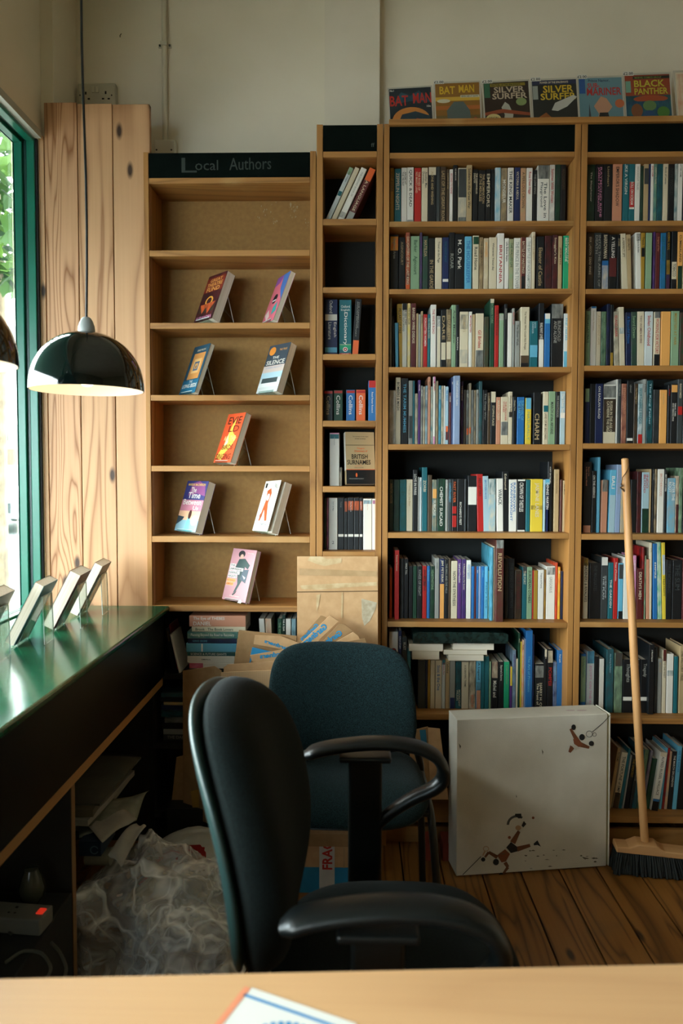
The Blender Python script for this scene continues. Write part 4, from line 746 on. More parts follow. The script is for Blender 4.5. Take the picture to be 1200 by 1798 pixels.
# ================================================================== face-out books on acrylic stands
def facebook(loc, theta, lean, w, h, t, code, items, label, cat='book', name='paperback_book', group=None, hard=False, open_=0):
    """cover faces local -y; spine on local -x edge"""
    ct = .002 if hard else .0009
    m = MB(); m.box(0, w, 0, ct, 0, h); m.box(0, w, t-ct, t, 0, h); m.box(0, ct, ct, t-ct, 0, h)
    if open_:
        m = MB(); m.box(0, ct, 0, t, 0, h); m.box(0, w, t-ct, t, 0, h)
        T = Matrix.Rotation(-math.radians(open_), 4, 'Z'); m.box(0, w, 0, ct, 0, h, 0, T)
    o = m.build(name, bookmat(code), keep=True)
    l = math.radians(lean); th = math.radians(theta)
    o.location = Vector(loc)+Vector((0, 0, t*math.sin(l)+.003)); o.rotation_euler = (-l, 0, -th)
    MB().box(ct, w-.0008, ct, t-ct, .0008, h-.0008).build('page_block', M_PAGE, o, local=True)
    if items:
        mats = []; mm = MB(); tt = MB(); tm = []
        Tm = Matrix.Rotation(-math.radians(open_), 4, 'Z') if open_ else Matrix()
        for i, it in enumerate(items):
            y = -.0003-.00008*i; c = it[-1]; mt = bookmat(c) if c in PAL or '/' in c else base('print_'+c, c, .42)
            if it[0] == 't':
                if mt not in tm: tm.append(mt)
                _, u0, v0, u1, v1, s, c = it; o_ = Tm @ Vector((u0*w, y, v0*h)); text_into(tt, s, o_, Tm.to_3x3() @ Vector(((u1-u0)*w, 0, 0)), (0, 0, (v1-v0)*h), tm.index(mt), bold=.01); continue
            if mt not in mats: mats.append(mt)
            k = mats.index(mt)
            if it[0] == 'r': _, u0, v0, u1, v1, c = it; pts = [(u0, v0), (u1, v0), (u1, v1), (u0, v1)]
            elif it[0] == 'e': _, cu, cv, ru, rv, c = it; pts = [(cu+ru*math.cos(a*math.pi/14), cv+rv*math.sin(a*math.pi/14)) for a in range(28)]
            else: pts = it[1]
            mm.poly([Tm @ Vector((u*w, y, v*h)) for u, v in pts], k)
        if mm.v: mm.build('cover_print', mats, o, local=True)
        if tt.v: tt.build('cover_title', tm, o, local=True)
    return tag(o, label, cat, group)
def stand(loc, theta, lean, t, label, w=.09, hp=.12, back=.030, group='clear acrylic book stands'):
    """plate behind the book, ledge under it, rear strut"""
    r = empty('book_stand', loc, label, 'book stand', group, (0, 0, -math.radians(theta)))
    l = math.radians(lean); z0 = t*math.sin(l)+.001
    T = Matrix.Translation((0.02, 0, z0)) @ Matrix.Rotation(-l, 4, 'X')
    bp_ = MB().box(0, w, t+.001, t+.003, -.002, hp, 0, T).build('back_plate', M_ACR, r, local=True)
    MB().box(0, w, -.004, t+.003, -.0035, -.0015, 0, T).build('ledge', M_ACR, r, local=True)
    MB().box(0, w, -.006, -.004, -.0035, .008, 0, T).build('lip', M_ACR, r, local=True)
    top = T @ Vector((0, t+.003, hp)); yb = top.y+back
    m = MB(); m.prism([(.02, top.y, top.z), (.02, yb, .001), (.02, yb+.002, .001), (.02, top.y+.002, top.z)], (w, 0, 0)); m.build('strut', M_ACR, r, local=True)
    m = MB()
    for x in (.02, .02+w-.0012):
        m.prism([(x, top.y-.0001, top.z), (x, yb-.0001, .001), (x, yb+.0022, .001), (x, top.y+.0022, top.z)], (.0012, 0, 0))
    for x in (0, w-.001): m.box(x, x+.001, t+.0008, t+.0033, -.002, hp, 0, T)
    m.box(0, w, t+.0008, t+.0033, hp-.001, hp+.0003, 0, T)
    m.box(0, w, -.0062, -.0038, .0075, .0085, 0, T)
    m.build('polished_edge', M_ACRE, r, local=True).parent = bp_; return r
DG = 'local author paperbacks displayed face out'
disp = [
 (340, 566, 2, 46, 21, .125, .198, .036, 'M', [('r',0,0,1,1,'M/K'),('r',0,.62,1,.94,'7a2a1c'),('e',.5,.42,.2,.1,'e0a040'),('e',.5,.42,.13,.07,'3a1c20'),('r',.08,.18,.9,.3,'V/K'),('p',[(.1,.36),(.3,.16),(.45,.3),(.6,.14),(.9,.38)],'O/M'),('t',.2,.84,.85,.91,'GREAT','Z'),('t',.1,.74,.92,.82,'THEATRE','Z'),('t',.15,.63,.85,.72,'FUND','Z'),('t',.08,.03,.92,.1,'ALEXANDRA','Q')], 'thick paperback with dark red theatre cover, third shelf of left bookcase'),
 (458.5, 566, 2, 62, 21, .125, .198, .020, 'Q', [('r',0,0,1,1,'d9697a'),('p',[(.5,1),(1,1),(1,.4),(.8,.55),(.6,.7)],'3f6cae'),('p',[(0,1),(.55,1),(.4,.85),(0,.8)],'8a4a9a'),('e',.45,.5,.18,.1,'1c1a22'),('p',[(.05,.2),(.25,.3),(.5,.12),(.35,.05)],'e8c8c0'),('p',[(.55,.3),(.8,.4),(.9,.2),(.6,.15)],'2b9c9a'),('r',.3,.45,.6,.48,'e8e0e0')], 'pink and blue patterned paperback, third shelf of left bookcase'),
 (314.5, 691, 3, 50, 20, .127, .198, .018, 'N', [('r',0,0,1,1,'25495c'),('r',.0,.0,1,.28,'1d5f7c'),('r',.18,.3,.88,.84,'c98a4a'),('r',.3,.42,.76,.72,'e0b070'),('r',.38,.47,.68,.66,'5a6a80'),('r',.44,.51,.62,.62,'d8a060'),('p',[(.49,.53),(.57,.53),(.53,.6)],'20201c'),('t',.3,.88,.8,.92,'DAVID WILSON','C'),('t',.42,.22,.62,.27,'THE','W'),('t',.08,.12,.95,.2,'LONG BEDS','W')], 'blue paperback with glowing orange doorway cover, fourth shelf of left bookcase'),
 (450, 691, 3, 46, 20, .127, .198, .030, 'D', [('r',0,.55,1,1,'39444e'),('r',0,.4,1,.56,'c9b6ac'),('r',0,.3,1,.42,'a9c4cf'),('r',0,.0,1,.3,'cfd2d0'),('r',.1,.2,.85,.3,'3e4a4c'),('r',.0,.12,1,.2,'dfe0de'),('e',.22,.87,.15,.09,'e08a34'),('t',.55,.86,.9,.9,'THE TRUE','Z'),('t',.32,.7,.62,.75,'THE','W'),('t',.08,.58,.95,.67,'SILENCE','W'),('t',.12,.5,.9,.53,'SUSAN ALLOTT','U')], 'grey paperback lettered THE SILENCE with orange sticker, fourth shelf of left bookcase'),
 (375, 815.5, 4, 50, 20, .127, .198, .026, 'O', [('r',0,0,1,1,'e0552c'),('p',[(.05,.1),(.3,.35),(.42,.7),(.55,.95),(.62,.6),(.9,.5),(.7,.3),(.5,.2),(.4,.05)],'f0c050'),('p',[(.3,.3),(.4,.6),(.5,.4)],'f0e0b0'),('t',.15,.78,.9,.93,'EVIE','4a1a10'),('t',.3,.62,.9,.75,'LD','7a2414'),('t',.2,.44,.85,.54,'ALL THE','f6d890'),('t',.25,.26,.85,.36,'BIRDS','5a1a10'),('t',.05,.06,.9,.18,'SINGING','5a1a10')], 'bright orange paperback with bold lettering, fifth shelf of left bookcase'),
 (306.5, 937, 5, 40, 19, .129, .198, .034, 'P', [('r',0,.5,1,1,'35366e'),('r',0,.36,1,.62,'c07a8a'),('r',0,.2,1,.4,'e6b490'),('r',0,0,1,.22,'8db4c0'),('p',[(.3,.95),(.6,1),(.9,.9),(1,.7),(.6,.75),(.2,.7)],'8a4a7c'),('p',[(0,.3),(.3,.28),(.25,.22),(0,.12)],'33424c'),('p',[(.42,.0),(.68,.0),(.6,.2),(.58,.32),(.48,.3),(.46,.18)],'7ac0cc'),('e',.54,.33,.07,.09,'4a2418'),('e',.8,.22,.15,.1,'f2ead8'),('t',.1,.9,.9,.95,'MARINA McCARRON','e6c060'),('t',.3,.77,.55,.87,'The','W'),('t',.22,.65,.8,.77,'Time','W'),('t',.08,.52,.92,.63,'Between','W'),('t',.6,.42,.85,.5,'Us','W')], 'purple sunset paperback lettered The Time Between, sixth shelf of left bookcase'),
 (443, 934.5, 5, 48, 19, .129, .198, .030, 'W', [('p',[(.3,.8),(.5,.85),(.62,.75),(.55,.55),(.75,.2),(.62,.2),(.42,.42),(.32,.2),(.22,.2),(.36,.6)],'b5582c'),('e',.45,.67,.09,.07,'ece6dc'),('e',.3,.3,.08,.05,'a8522a'),('t',.1,.86,.2,.95,'1','K'),('t',.7,.84,.9,.94,'PAUL','8a8680'),('t',.62,.76,.9,.8,'THE CUT','c08a70'),('t',.6,.55,.88,.57,'TRANSLATION','a0a4a8'),('t',.42,.1,.9,.15,'CHRISTOPHER','7a7a84')], 'white paperback with ornate brown letter, cover ajar, sixth shelf of left bookcase'),
 (390, 1058, 6, 38, 18, .129, .198, .022, 'Q', [('r',0,0,1,1,'c58e94'),('e',.42,.9,.14,.07,'1c1a1c'),('e',.44,.85,.07,.05,'caa08c'),('p',[(.25,.6),(.35,.8),(.6,.82),(.85,.7),(.8,.62),(.66,.66),(.66,.4),(.5,.18),(.4,.14),(.5,.32),(.4,.55)],'1d3b38'),('p',[(.55,.42),(.82,.35),(.85,.62),(.62,.6)],'3a4a58'),('p',[(.62,.5),(.78,.46),(.74,.42)],'c8c4d0'),('p',[(.38,.12),(.55,.2),(.5,.14),(.4,.09)],'20201e'),('r',.03,.64,.26,.7,'e6dcd6'),('r',.03,.57,.62,.63,'e6dcd6'),('r',.03,.5,.5,.56,'e6dcd6'),('r',.03,.43,.42,.49,'e6dcd6'),('r',.03,.35,.4,.41,'e0b870'),('r',.03,.28,.34,.34,'e0b870'),('t',.05,.65,.24,.69,'THE','K'),('t',.05,.58,.6,.62,'UNPUNISHED','K'),('t',.05,.51,.47,.55,'HARRIED','K'),('t',.05,.44,.4,.48,'NIGHTS','K'),('t',.04,.36,.38,.4,'RICHARD','O'),('t',.04,.29,.32,.33,'ARMOUR','O'),('t',.3,.08,.7,.1,'A fine winner','W'),('t',.65,.92,.9,.94,'The writing','W')], 'pink paperback with figure in dark coat, bottom display shelf of left bookcase'),
]
for px, py, si, th, ln, w, h, t, code, items, lb in disp:
    zs = za[si]+.0008; Y = 2.603+w*math.sin(math.radians(th))
    p = P(px, py, Y); p.z = zs
    facebook(p, th, ln, w, h, t, code, items, lb, group=DG, open_=(9 if 'ajar' in lb else 0))
    stand(p, th, ln, t, 'clear acrylic stand behind the '+lb.split(',')[0])
# British surnames paperback, cover to the front on the narrow bookcase
p = P(609, 853, 2.632); p.z = zb[5]+.0005
o = facebook(p, -12, 9, .110, .196, .030, 'T', [('r',0,0,1,.27,'K'),('r',0,.27,1,.28,'O'),('r',0,.74,1,.75,'V'),('t',.25,.9,.8,.92,'The meanings and the origins','K'),('t',.33,.86,.7,.88,'of their surnames','K'),('t',.4,.66,.65,.7,'Penguin','O'),('t',.3,.6,.75,.65,'Dictionary of','O'),('t',.2,.48,.75,.57,'BRITISH','K'),('t',.04,.37,.85,.46,'SURNAMES','K'),('r',.3,.34,.55,.345,'O'),('t',.28,.3,.6,.32,'JOHN TITFORD','V'),('e',.35,.17,.03,.04,'O'),('t',.1,.09,.6,.11,'PENGUIN REFERENCE LIBRARY','G')],
   'tan and black paperback lettered BRITISH SURNAMES on the narrow bookcase')
m = MB(); m.box(-.0006, -.0001, .0008, .0292, .27*.196, .1955); m.build('spine_band', ink('W'), o, local=True)
# ---- row of books on stands on the green counter, seen from behind
CZ = None
XC = -.677; ZCT = .897
xr0 = .895
for i, (px, py, Y, lb) in enumerate(((117, 1091, 2.38, 'white-paged book on the counter stand furthest from the camera'), (69, 1116, 2.17, 'book on the counter, second stand from the far end'), (2, 1152, 1.965, 'book on the counter, third stand from the far end'), (-92, 1205, 1.775, 'book on the counter, nearest stand at the left frame edge'))):
    p = P(px, py, Y); p.z = ZCT+.0008; t = (.030, .036, .028, .034)[i]
    y0 = p.y+.06
    facebook((p.x-.004, p.y+.126, ZCT+.0008), 84, 27, .126, .190, t, ('D', 'M', 'E', 'V')[i], [('r',.1,.1,.9,.9,'T/C')], lb, group='books on stands along the green counter')
    stand((p.x-.004, p.y+.126, ZCT+.0008), 84, 27, t, 'clear acrylic stand under the '+lb.replace('white-paged ', '').replace(', nearest stand at the left frame edge', ' nearest the camera'), w=.085, hp=.155, back=.004, group='clear stands along the counter')
# ---- comics on top
def comic(pxl, pyt, pxr, pyr, i, items, label, price=None, code='W'):
    Y = YF+.075+.002*i; a = P(pxl, pyt, Y); b = P(pxr, pyr, Y); w = (b-a).length; tilt = math.atan2(b.z-a.z, b.x-a.x)
    z0 = FZ; h = min((a.z-z0)*1.015, .26)
    bl = a - Vector((math.sin(-tilt)*h, 0, math.cos(tilt)*h))
    m = MB(); m.box(0, w, 0, .0016, 0, h)
    o = m.build('comic_book', base('comic_backing', 'b9b2a2', .5), keep=True); o.location = bl; o.rotation_euler = (-.13, -tilt, 0)
    mats = []; mm = MB(); tt = MB(); tm = []
    for k, it in enumerate([('r',.03,.0,.97,.965,code)]+items):
        y = -.0002-.00006*k; c = it[-1]; mt = bookmat(c) if c in PAL or '/' in c else base('print_'+c, c, .45)
        if it[0] == 't':
            if mt not in tm: tm.append(mt)
            _, u0, v0, u1, v1, s, c = it; text_into(tt, s, (u0*w, y, v0*h), ((u1-u0)*w, 0, 0), (0, 0, (v1-v0)*h), tm.index(mt), bold=.02); continue
        if mt not in mats: mats.append(mt)
        if it[0] == 'r': _, u0, v0, u1, v1, c = it; pts = [(u0, v0), (u1, v0), (u1, v1), (u0, v1)]
        elif it[0] == 'e': _, cu, cv, ru, rv, c = it; pts = [(cu+ru*math.cos(q*math.pi/14), cv+rv*math.sin(q*math.pi/14)) for q in range(28)]
        else: pts = it[1]
        mm.poly([(u*w, y, v*h) for u, v in pts], mats.index(mt))
    mm.build('cover_print', mats, o, local=True); tt.build('cover_title', tm, o, local=True)
    if price:
        MB().box(.0, w*.22, -.0012, -.0008, h*.955, h*1.03).build('price_label', base('price_white', 'd8d4c8', .5), o, local=True)
        pm = MB(); text_into(pm, price, (w*.01, -.0014, h*.965), (w*.2, 0, 0), (0, 0, h*.05), bold=.02); pm.build('price_text', ink('K'), o, local=True)
    return tag(o, label, 'comic', 'comics standing along the bookcase top')
FZ = P(900, 216, YF).z + .0130
struct_dummy = None
m = MB(); m.box(xcc[0]-.0, P(1400, 200, YF).x, YF+.012, YF+.22, FZ-.0125, FZ-.001); tp = m.build('top_board', M_SHELF); tag(tp, 'pine board the comics stand on above the wide bookcase', 'board')
comic(681, 148, 760, 143.5, 0, [('p',[(.1,.6),(.3,.88),(.5,.78),(.7,.9),(.95,.62),(.5,.66)],'1f4552'),('e',.5,.22,.42,.3,'c07a38'),('p',[(.15,.05),(.3,.36),(.6,.42),(.92,.3),(.9,.0),(.2,.0)],'1c3540'),('p',[(.5,.02),(.62,.26),(.85,.2),(.75,.0)],'8f2f24'),('t',.04,.56,.45,.8,'BAT','b02a22'),('t',.56,.6,.97,.84,'MAN','b02a22'),('t',.86,.5,.95,.55,'10c','W'),('t',.05,.9,.14,.94,'No.1','W')], 'dark comic with red lettering and orange circle below, leftmost of the comics', code='12222b')
comic(763, 137, 846, 134, 1, [('r',.03,.3,.97,.96,'8a5f22'),('r',.03,.6,.97,.68,'c9a03a'),('r',.03,.42,.97,.5,'a9602a'),('p',[(.3,.0),(.26,.4),(.42,.58),(.62,.58),(.75,.4),(.8,.0)],'55605c'),('p',[(.03,.0),(.25,.2),(.35,.0)],'b9b4a0'),('p',[(.72,.0),(.85,.26),(.97,.2),(.97,.0)],'a04a34'),('e',.2,.6,.14,.04,'c9c2a8'),('t',.12,.74,.45,.9,'BAT','d0a72c'),('t',.53,.76,.86,.92,'MAN','d0a72c'),('r',.56,.66,.96,.71,'c9c2a8'),('t',.58,.67,.94,.7,'SEVEN DIES AT DAWN','K')], 'yellow-brown striped comic with yellow lettering, second from the left', '£2.00', code='6f5a30')
comic(848.5, 136, 933, 131.5, 2, [('r',.03,.0,.97,.96,'2c1f16'),('r',.04,.66,.16,.95,'2f5c44'),('r',.17,.88,.9,.94,'8a7a26'),('t',.19,.89,.8,.93,'SENTINEL OF THE SPACEWAYS','K'),('t',.24,.75,.88,.87,'SILVER','b7a58e'),('t',.2,.62,.93,.74,'SURFER','b7a58e'),('e',.8,.55,.11,.08,'7f8f5a'),('p',[(.38,.02),(.44,.3),(.38,.45),(.46,.56),(.54,.5),(.62,.3),(.56,.02)],'a9a596'),('p',[(.03,.36),(.4,.42),(.97,.32),(.97,.26),(.4,.34),(.03,.3)],'8f4526'),('e',.2,.22,.16,.11,'c9b67a'),('t',.1,.22,.3,.27,'ORIGIN','K'),('e',.55,.0,.42,.08,'3c6a54')], 'dark brown comic with pale two-line lettering, third from the left', '£2.00', code='2c1f16')
comic(934.5, 131.5, 1018, 128, 3, [('r',.03,.0,.97,.96,'232623'),('r',.03,.88,.97,.96,'232b4a'),('t',.2,.9,.8,.94,'POWER OF THE SPACEWAYS','C'),('r',.04,.6,.15,.86,'8f948c'),('t',.26,.72,.9,.86,'SILVER','c9a82e'),('t',.2,.58,.95,.71,'SURFER','c9a82e'),('p',[(.42,.38),(.5,.52),(.9,.66),(.97,.62),(.75,.44),(.55,.36)],'b4b2a8'),('p',[(.08,.0),(.12,.24),(.3,.34),(.46,.2),(.5,.0)],'8f5528'),('e',.25,.16,.09,.08,'b98a5a'),('e',.68,.04,.08,.05,'a8872c')], 'black comic with slanted yellow lettering, right of the pale-lettered one', '£2.00', code='232623')
comic(1017.5, 126.5, 1099, 124, 4, [('r',.03,.0,.97,.96,'5f828c'),('r',.04,.68,.17,.95,'24508a'),('t',.24,.88,.7,.94,'Prince Namor,','1e3350'),('t',.22,.78,.48,.87,'SUB-','a82c26'),('t',.2,.64,.95,.78,'MARINER','a82c26'),('e',.9,.48,.1,.08,'b8623c'),('p',[(.36,.0),(.44,.3),(.34,.44),(.5,.62),(.62,.58),(.74,.42),(.62,.3),(.76,.0),(.62,.0),(.54,.2),(.46,.0)],'b98a6e'),('p',[(.44,.24),(.46,.32),(.64,.32),(.66,.24),(.56,.2)],'1a1a1c'),('p',[(.2,.0),(.24,.5),(.3,.0)],'3a3f44')], 'pale blue comic with red lettering, third from the right edge', '£2.00', code='5f828c')
comic(1099.5, 120.5, 1184, 117.5, 5, [('r',.03,.6,.97,.96,'8a3a22'),('r',.2,.89,.97,.94,'1c1f1c'),('t',.24,.9,.8,.93,'MARVEL COMICS GROUP','7a8a3a'),('r',.04,.66,.15,.86,'6f9c8a'),('t',.22,.75,.86,.87,'BLACK','b8b03a'),('t',.22,.62,.92,.73,'PANTHER','b8b03a'),('e',.55,.54,.36,.06,'a04a2a'),('r',.03,.0,.97,.5,'E/N'),('e',.25,.34,.12,.12,'7a4a2c'),('e',.52,.42,.14,.09,'5c7a4a'),('e',.8,.3,.13,.1,'4a7a34'),('e',.5,.26,.12,.08,'234a72'),('e',.5,.02,.24,.06,'c9c4ae')], 'red and green comic with yellow-green lettering, second from the right edge', '£2.00', code='1f4a52')
comic(1190, 115, 1272, 112, 6, [('r',.05,.0,.97,.94,'C/X'),('t',.2,.7,.9,.85,'RED WAR','R')], 'pale comic cut off by the right edge of the photo', None, code='C')
# ================================================================== pendant lamps
def pendant(c, R, label, cord_top=None, light=True):
    r = empty('pendant_lamp', c, label, 'lamp', 'black dome pendant lamps')
    x, y, z = c
    prof = []; n = 18
    for i in range(n+1):
        a = math.pi/2*i/n; prof.append((R*math.cos(a)**.92 if i < n else .012, .006+R*1.02*math.sin(a)))
    outer = [(R, 0)] + prof
    sh_ = MB().lathe([(R-.0015, 0)]+outer+[], c, 64).build('lamp_shade', M_SHADE, r, smooth=True)
    inn = [(p[0]-.003 if p[0] > .02 else .010, max(p[1]-.003, 0)) for p in outer]
    MB().lathe(inn, c, 64).build('shade_lining', M_LINING, r, smooth=True).parent = sh_
    zt = R*1.02+.004
    MB().lathe([(.0215, zt-.004), (.0225, zt+.004), (.0215, zt+.016), (.0165, zt+.031), (.0115, zt+.039), (.009, zt+.041), (0.0005, zt+.041)], c, 28).build('cord_grip', base('grip_grey', '9b9f9c', .4), r, smooth=True)
    top = cord_top or Vector((x, y, ZC))
    pts = []; s = Vector((x, y, z+zt+.04))
    for i in range(13):
        u = i/12; q = s.lerp(top, u); q.x += .004*math.sin(u*9); pts.append(q)
    MB().sweep(pts, .0035, seg=8, ref=(0, 1, 0)).build('cord', base('cord_black', '080c0c', .45), r, smooth=True)
    MB().lathe([(.0005, -.002), (.045, -.002), (.05, .004), (.05, .018), (.0005, .02)], (top.x, top.y, ZC-.02), 24).build('ceiling_rose', M_WHITEP, r, smooth=True)
    MB().lathe([(.018, .10), (.022, .075), (.03, .055), (.031, .04), (.024, .022), (.010, .012), (.0005, .010)], c, 20).build('bulb', M_BULB, r, smooth=True).parent = MB().lathe([(.019, .15), (.019, .095)], c, 16).build('bulb_holder', M_PLASTIC, r)
    l = bpy.data.lights.new('bulb_light', 'POINT'); l.energy = 1.5; l.color = (1, .82, .62); l.shadow_soft_size = .03
    lo = bpy.data.objects.new('bulb_light', l); COL.objects.link(lo); lo.parent = r; lo.location = (0, 0, .03)
    return r
M_SHADE = base('glossy_black_enamel', '07100f', .07, .6, **{'Coat Weight': .5, 'Coat Roughness': .05})
M_LINING = base('cream_lining', 'efe2cc', .6)
M_BULB = base('bulb_glass', 'f4e6cc', .3); M_BULB.node_tree.nodes['Principled BSDF'].inputs['Emission Color'].default_value = (1, .82, .6, 1); M_BULB.node_tree.nodes['Principled BSDF'].inputs['Emission Strength'].default_value = 3
q = P(153.5, 686, 1.94); tq = P(145, -60, 1.94)
pendant((q.x, q.y, q.z), .15, 'glossy black dome pendant lamp hanging before the pine boards', Vector((tq.x+.0, tq.y, ZC)))
q2z = q.z; q = P(-108, 636, 1.44)
pendant((q.x, q.y, q2z), .15, 'black dome pendant lamp mostly cut off by the left frame edge')
# ================================================================== green counter by the window
cx0, cx1 = XW+.002, P(297, 1072, 2.585).x
ct = empty('window_counter', ((cx0+cx1)/2, 1.2, 0), 'long counter with glossy green top and black front under the window', 'counter')
MB().box(cx0, cx1, .25, 2.597, ZCT-.020, ZCT).build('counter_top', M_COUNTER, ct, bevel=.006)
xb = cx1-.022
MB().box(xb-.018, xb, .25, 2.595, .634, ZCT-.020).build('front_panel', M_BLACK, ct, bevel=.002)
MB().box(xb-.034, xb-.006, .25, 2.595, .600, .6335).build('support_rail', M_SHELF if False else wood('rail_pine', 'b98850', '8a5a2a', 'Y', 3.0, 8, .6, False, .3), ct, bevel=.002)
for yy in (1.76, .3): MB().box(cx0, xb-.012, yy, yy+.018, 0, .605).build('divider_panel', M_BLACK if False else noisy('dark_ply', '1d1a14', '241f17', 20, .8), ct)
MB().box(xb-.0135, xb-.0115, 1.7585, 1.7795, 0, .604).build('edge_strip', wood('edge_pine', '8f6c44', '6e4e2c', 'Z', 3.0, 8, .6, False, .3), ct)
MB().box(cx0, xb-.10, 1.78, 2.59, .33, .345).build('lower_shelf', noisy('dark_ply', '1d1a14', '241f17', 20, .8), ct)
# things under the counter
def sheet(name, pts, mat, th=.0015, label=None, cat=None, group=None, bend=None):
    m = MB(); m.prism(pts, (0, 0, -th)); o = m.build(name, mat); return tag(o, label, cat, group)
paperm = noisy('paper_white', '908c80', 'a09a8c', 15, .8)
rg = random.Random(21); z = .346; names = ['bottom', 'second', 'third', 'fourth', 'fifth', 'top']
for i in range(6):
    x0 = cx0+.16+rg.uniform(-.02, .03); y0 = 2.02+rg.uniform(-.03, .04); th = rg.uniform(.006, .02); a = rg.uniform(-.15, .15)
    T = Matrix.Translation((x0+.11, y0+.15, 0)) @ Matrix.Rotation(a, 4, 'Z')
    m = MB()
    m.box(-.13, .13, -.17, .17, z, z+th, 0, T); o = m.build('paper_stack', (paperm, noisy('paper_buff', '5c5644', '6e6754', 10, .85), noisy('grey_card', '4a4a40', '5a594c', 10, .8))[i % 3]); tag(o, f'loose bundle of papers on the shelf under the counter, {names[i]} in its heap', 'paper stack', 'paper bundles under the counter'); z += th+.001
def psheet(pp, Ys, mat, label, th=.0012):
    pts = [P(x, y, Y) for (x, y), Y in zip(pp, Ys)]; m = MB(); n = 8
    a, b, c, d = pts; vs = []
    for j in range(n+1):
        for i in range(n+1):
            u, v = i/n, j/n; q = (a*(1-u)+b*u)*(1-v)+(d*(1-u)+c*u)*v; q.z += .012*math.sin(v*3.1)*(.5+u)+.004*math.sin(u*7+v*5); vs.append(q)
    fs = [(j*(n+1)+i, j*(n+1)+i+1, (j+1)*(n+1)+i+1, (j+1)*(n+1)+i) for j in range(n) for i in range(n)]
    m.add(vs, fs); o = m.build('paper_sheet', mat, smooth='all'); so = o.modifiers.new('solid', 'SOLIDIFY'); so.thickness = th
    return tag(o, label, 'paper', None)
psheet([(257, 1450), (240, 1447), (190, 1500), (213, 1520)], [2.0, 2.03, 1.90, 1.88], paperm, 'white sheet curling down off the papers under the counter')
psheet([(139, 1443), (205, 1430), (240, 1437), (180, 1478)], [2.03, 2.1, 2.04, 1.92], paperm, 'printed leaflet lying on the papers under the counter')
psheet([(139, 1415), (262, 1390), (240, 1440), (139, 1470)], [2.1, 2.2, 2.08, 1.95], noisy('clear_film', '6f7263', '8a8c7c', 20, .25), 'plastic sleeve of papers under the counter, above the leaflet')
a = P(139, 1503, 1.93); b = P(177, 1478, 1.93)
bx = empty('ream_box', ((a.x+b.x)/2, 1.98, a.z), 'small dark blue carton under the loose papers, beside the divider', 'box')
MB().box(a.x, b.x, 1.93, 2.05, a.z, b.z).build('carton', base('blue_card', '0f2c44', .6), bx)
m = MB(); rgm = []
for i in range(16):
    t0, t1 = math.radians(20+i*20), math.radians(20+(i+1)*20)
    cxx, czz = b.x-.018, a.z+.018
    m.poly([(cxx+.009*math.cos(t0), 1.929, czz+.009*math.sin(t0)), (cxx+.012*math.cos(t0), 1.929, czz+.012*math.sin(t0)), (cxx+.012*math.cos(t1), 1.929, czz+.012*math.sin(t1)), (cxx+.009*math.cos(t1), 1.929, czz+.009*math.sin(t1))])
m.build('round_mark', base('mark_grey', '5f7a84', .6), bx)
a = P(141, 1536, 1.94); b = P(182, 1504, 1.94); MBx = MB(); MBx.sweep([(a.x, 1.99, (a.z+b.z)/2), (b.x+.005, 1.99, (a.z+b.z)/2)], .024, seg=24, ref=(0, 0, 1)); tag(MBx.build('paper_roll', base('roll_grey', '8a8a78', .7), smooth=True), 'pale roll lying beneath the small blue carton', 'roll')
# power strip, lamp-like jar and cables left of the divider
a = P(93, 1655, 1.62)
ps = empty('power_strip', (a.x-.145, 1.615, .3305), 'white extension block with glowing red switch under the counter', 'power strip', None, (0, 0, -.10))
z0 = 0
MB().box(-.16, .14, -.03, .03, 0, .038).build('housing', noisy('strip_plastic', '66645a', '6e6c60', 20, .45), ps, local=True, bevel=.004)
m = MB()
for i in range(4):
    xx = -.12+i*.06; m.box(xx-.003, xx+.003, .008, .014, .0375, .0386); m.box(xx-.010, xx-.005, -.012, -.008, .0375, .0386); m.box(xx+.005, xx+.010, -.012, -.008, .0375, .0386)
m.build('socket_holes', base('hole', '14140f', .8), ps, local=True)
rs = base('red_switch', 'c01810', .3); rs.node_tree.nodes['Principled BSDF'].inputs['Emission Color'].default_value = (1, .05, .02, 1); rs.node_tree.nodes['Principled BSDF'].inputs['Emission Strength'].default_value = .25
MB().box(.118, .134, -.008, .012, .037, .041).build('neon_switch', rs, ps, local=True, bevel=.001).parent = bpy.data.objects['housing']
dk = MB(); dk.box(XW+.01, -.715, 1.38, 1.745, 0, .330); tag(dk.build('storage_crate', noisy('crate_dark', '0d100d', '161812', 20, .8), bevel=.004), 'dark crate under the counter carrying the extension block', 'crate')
m = MB(); c = P(56, 1568, 1.70)
m.lathe([(.0005, 0), (.018, 0), (.030, .02), (.032, .04), (.022, .07), (.016, .085), (.0005, .086)], (c.x, 1.70, .3305), 24); tag(m.build('glass_jar', base('jar_glass', '3c3e32', .15), smooth=True), 'small pale glass jar in the dark under the counter', 'jar')
for k, (pts, lb) in enumerate((([(10, 1690), (40, 1668), (75, 1672), (92, 1700), (80, 1722)], 'grey cable looping below the extension block'), ([(0, 1600), (14, 1595), (16, 1612), (5, 1625), (20, 1640)], 'thin cable coiled behind the extension block'), ([(90, 1655), (105, 1670), (118, 1700), (112, 1722)], 'pale cable trailing from the extension block to the floor'))):
    pp = [PZ(x, y, .3345) for x, y in pts]; m = MB(); sp = []
    for i in range(len(pp)-1):
        for j in range(4): sp.append(pp[i].lerp(pp[i+1], j/4))
    sp.append(pp[-1])
    for _ in range(2): sp = [sp[0]]+[(sp[i-1]+sp[i]*2+sp[i+1])/4 for i in range(1, len(sp)-1)]+[sp[-1]]
    m.sweep(sp, .0035, seg=8); tag(m.build('cable', base('cable_grey', '4a4a3e', .5), smooth=True), lb, 'cable', None)
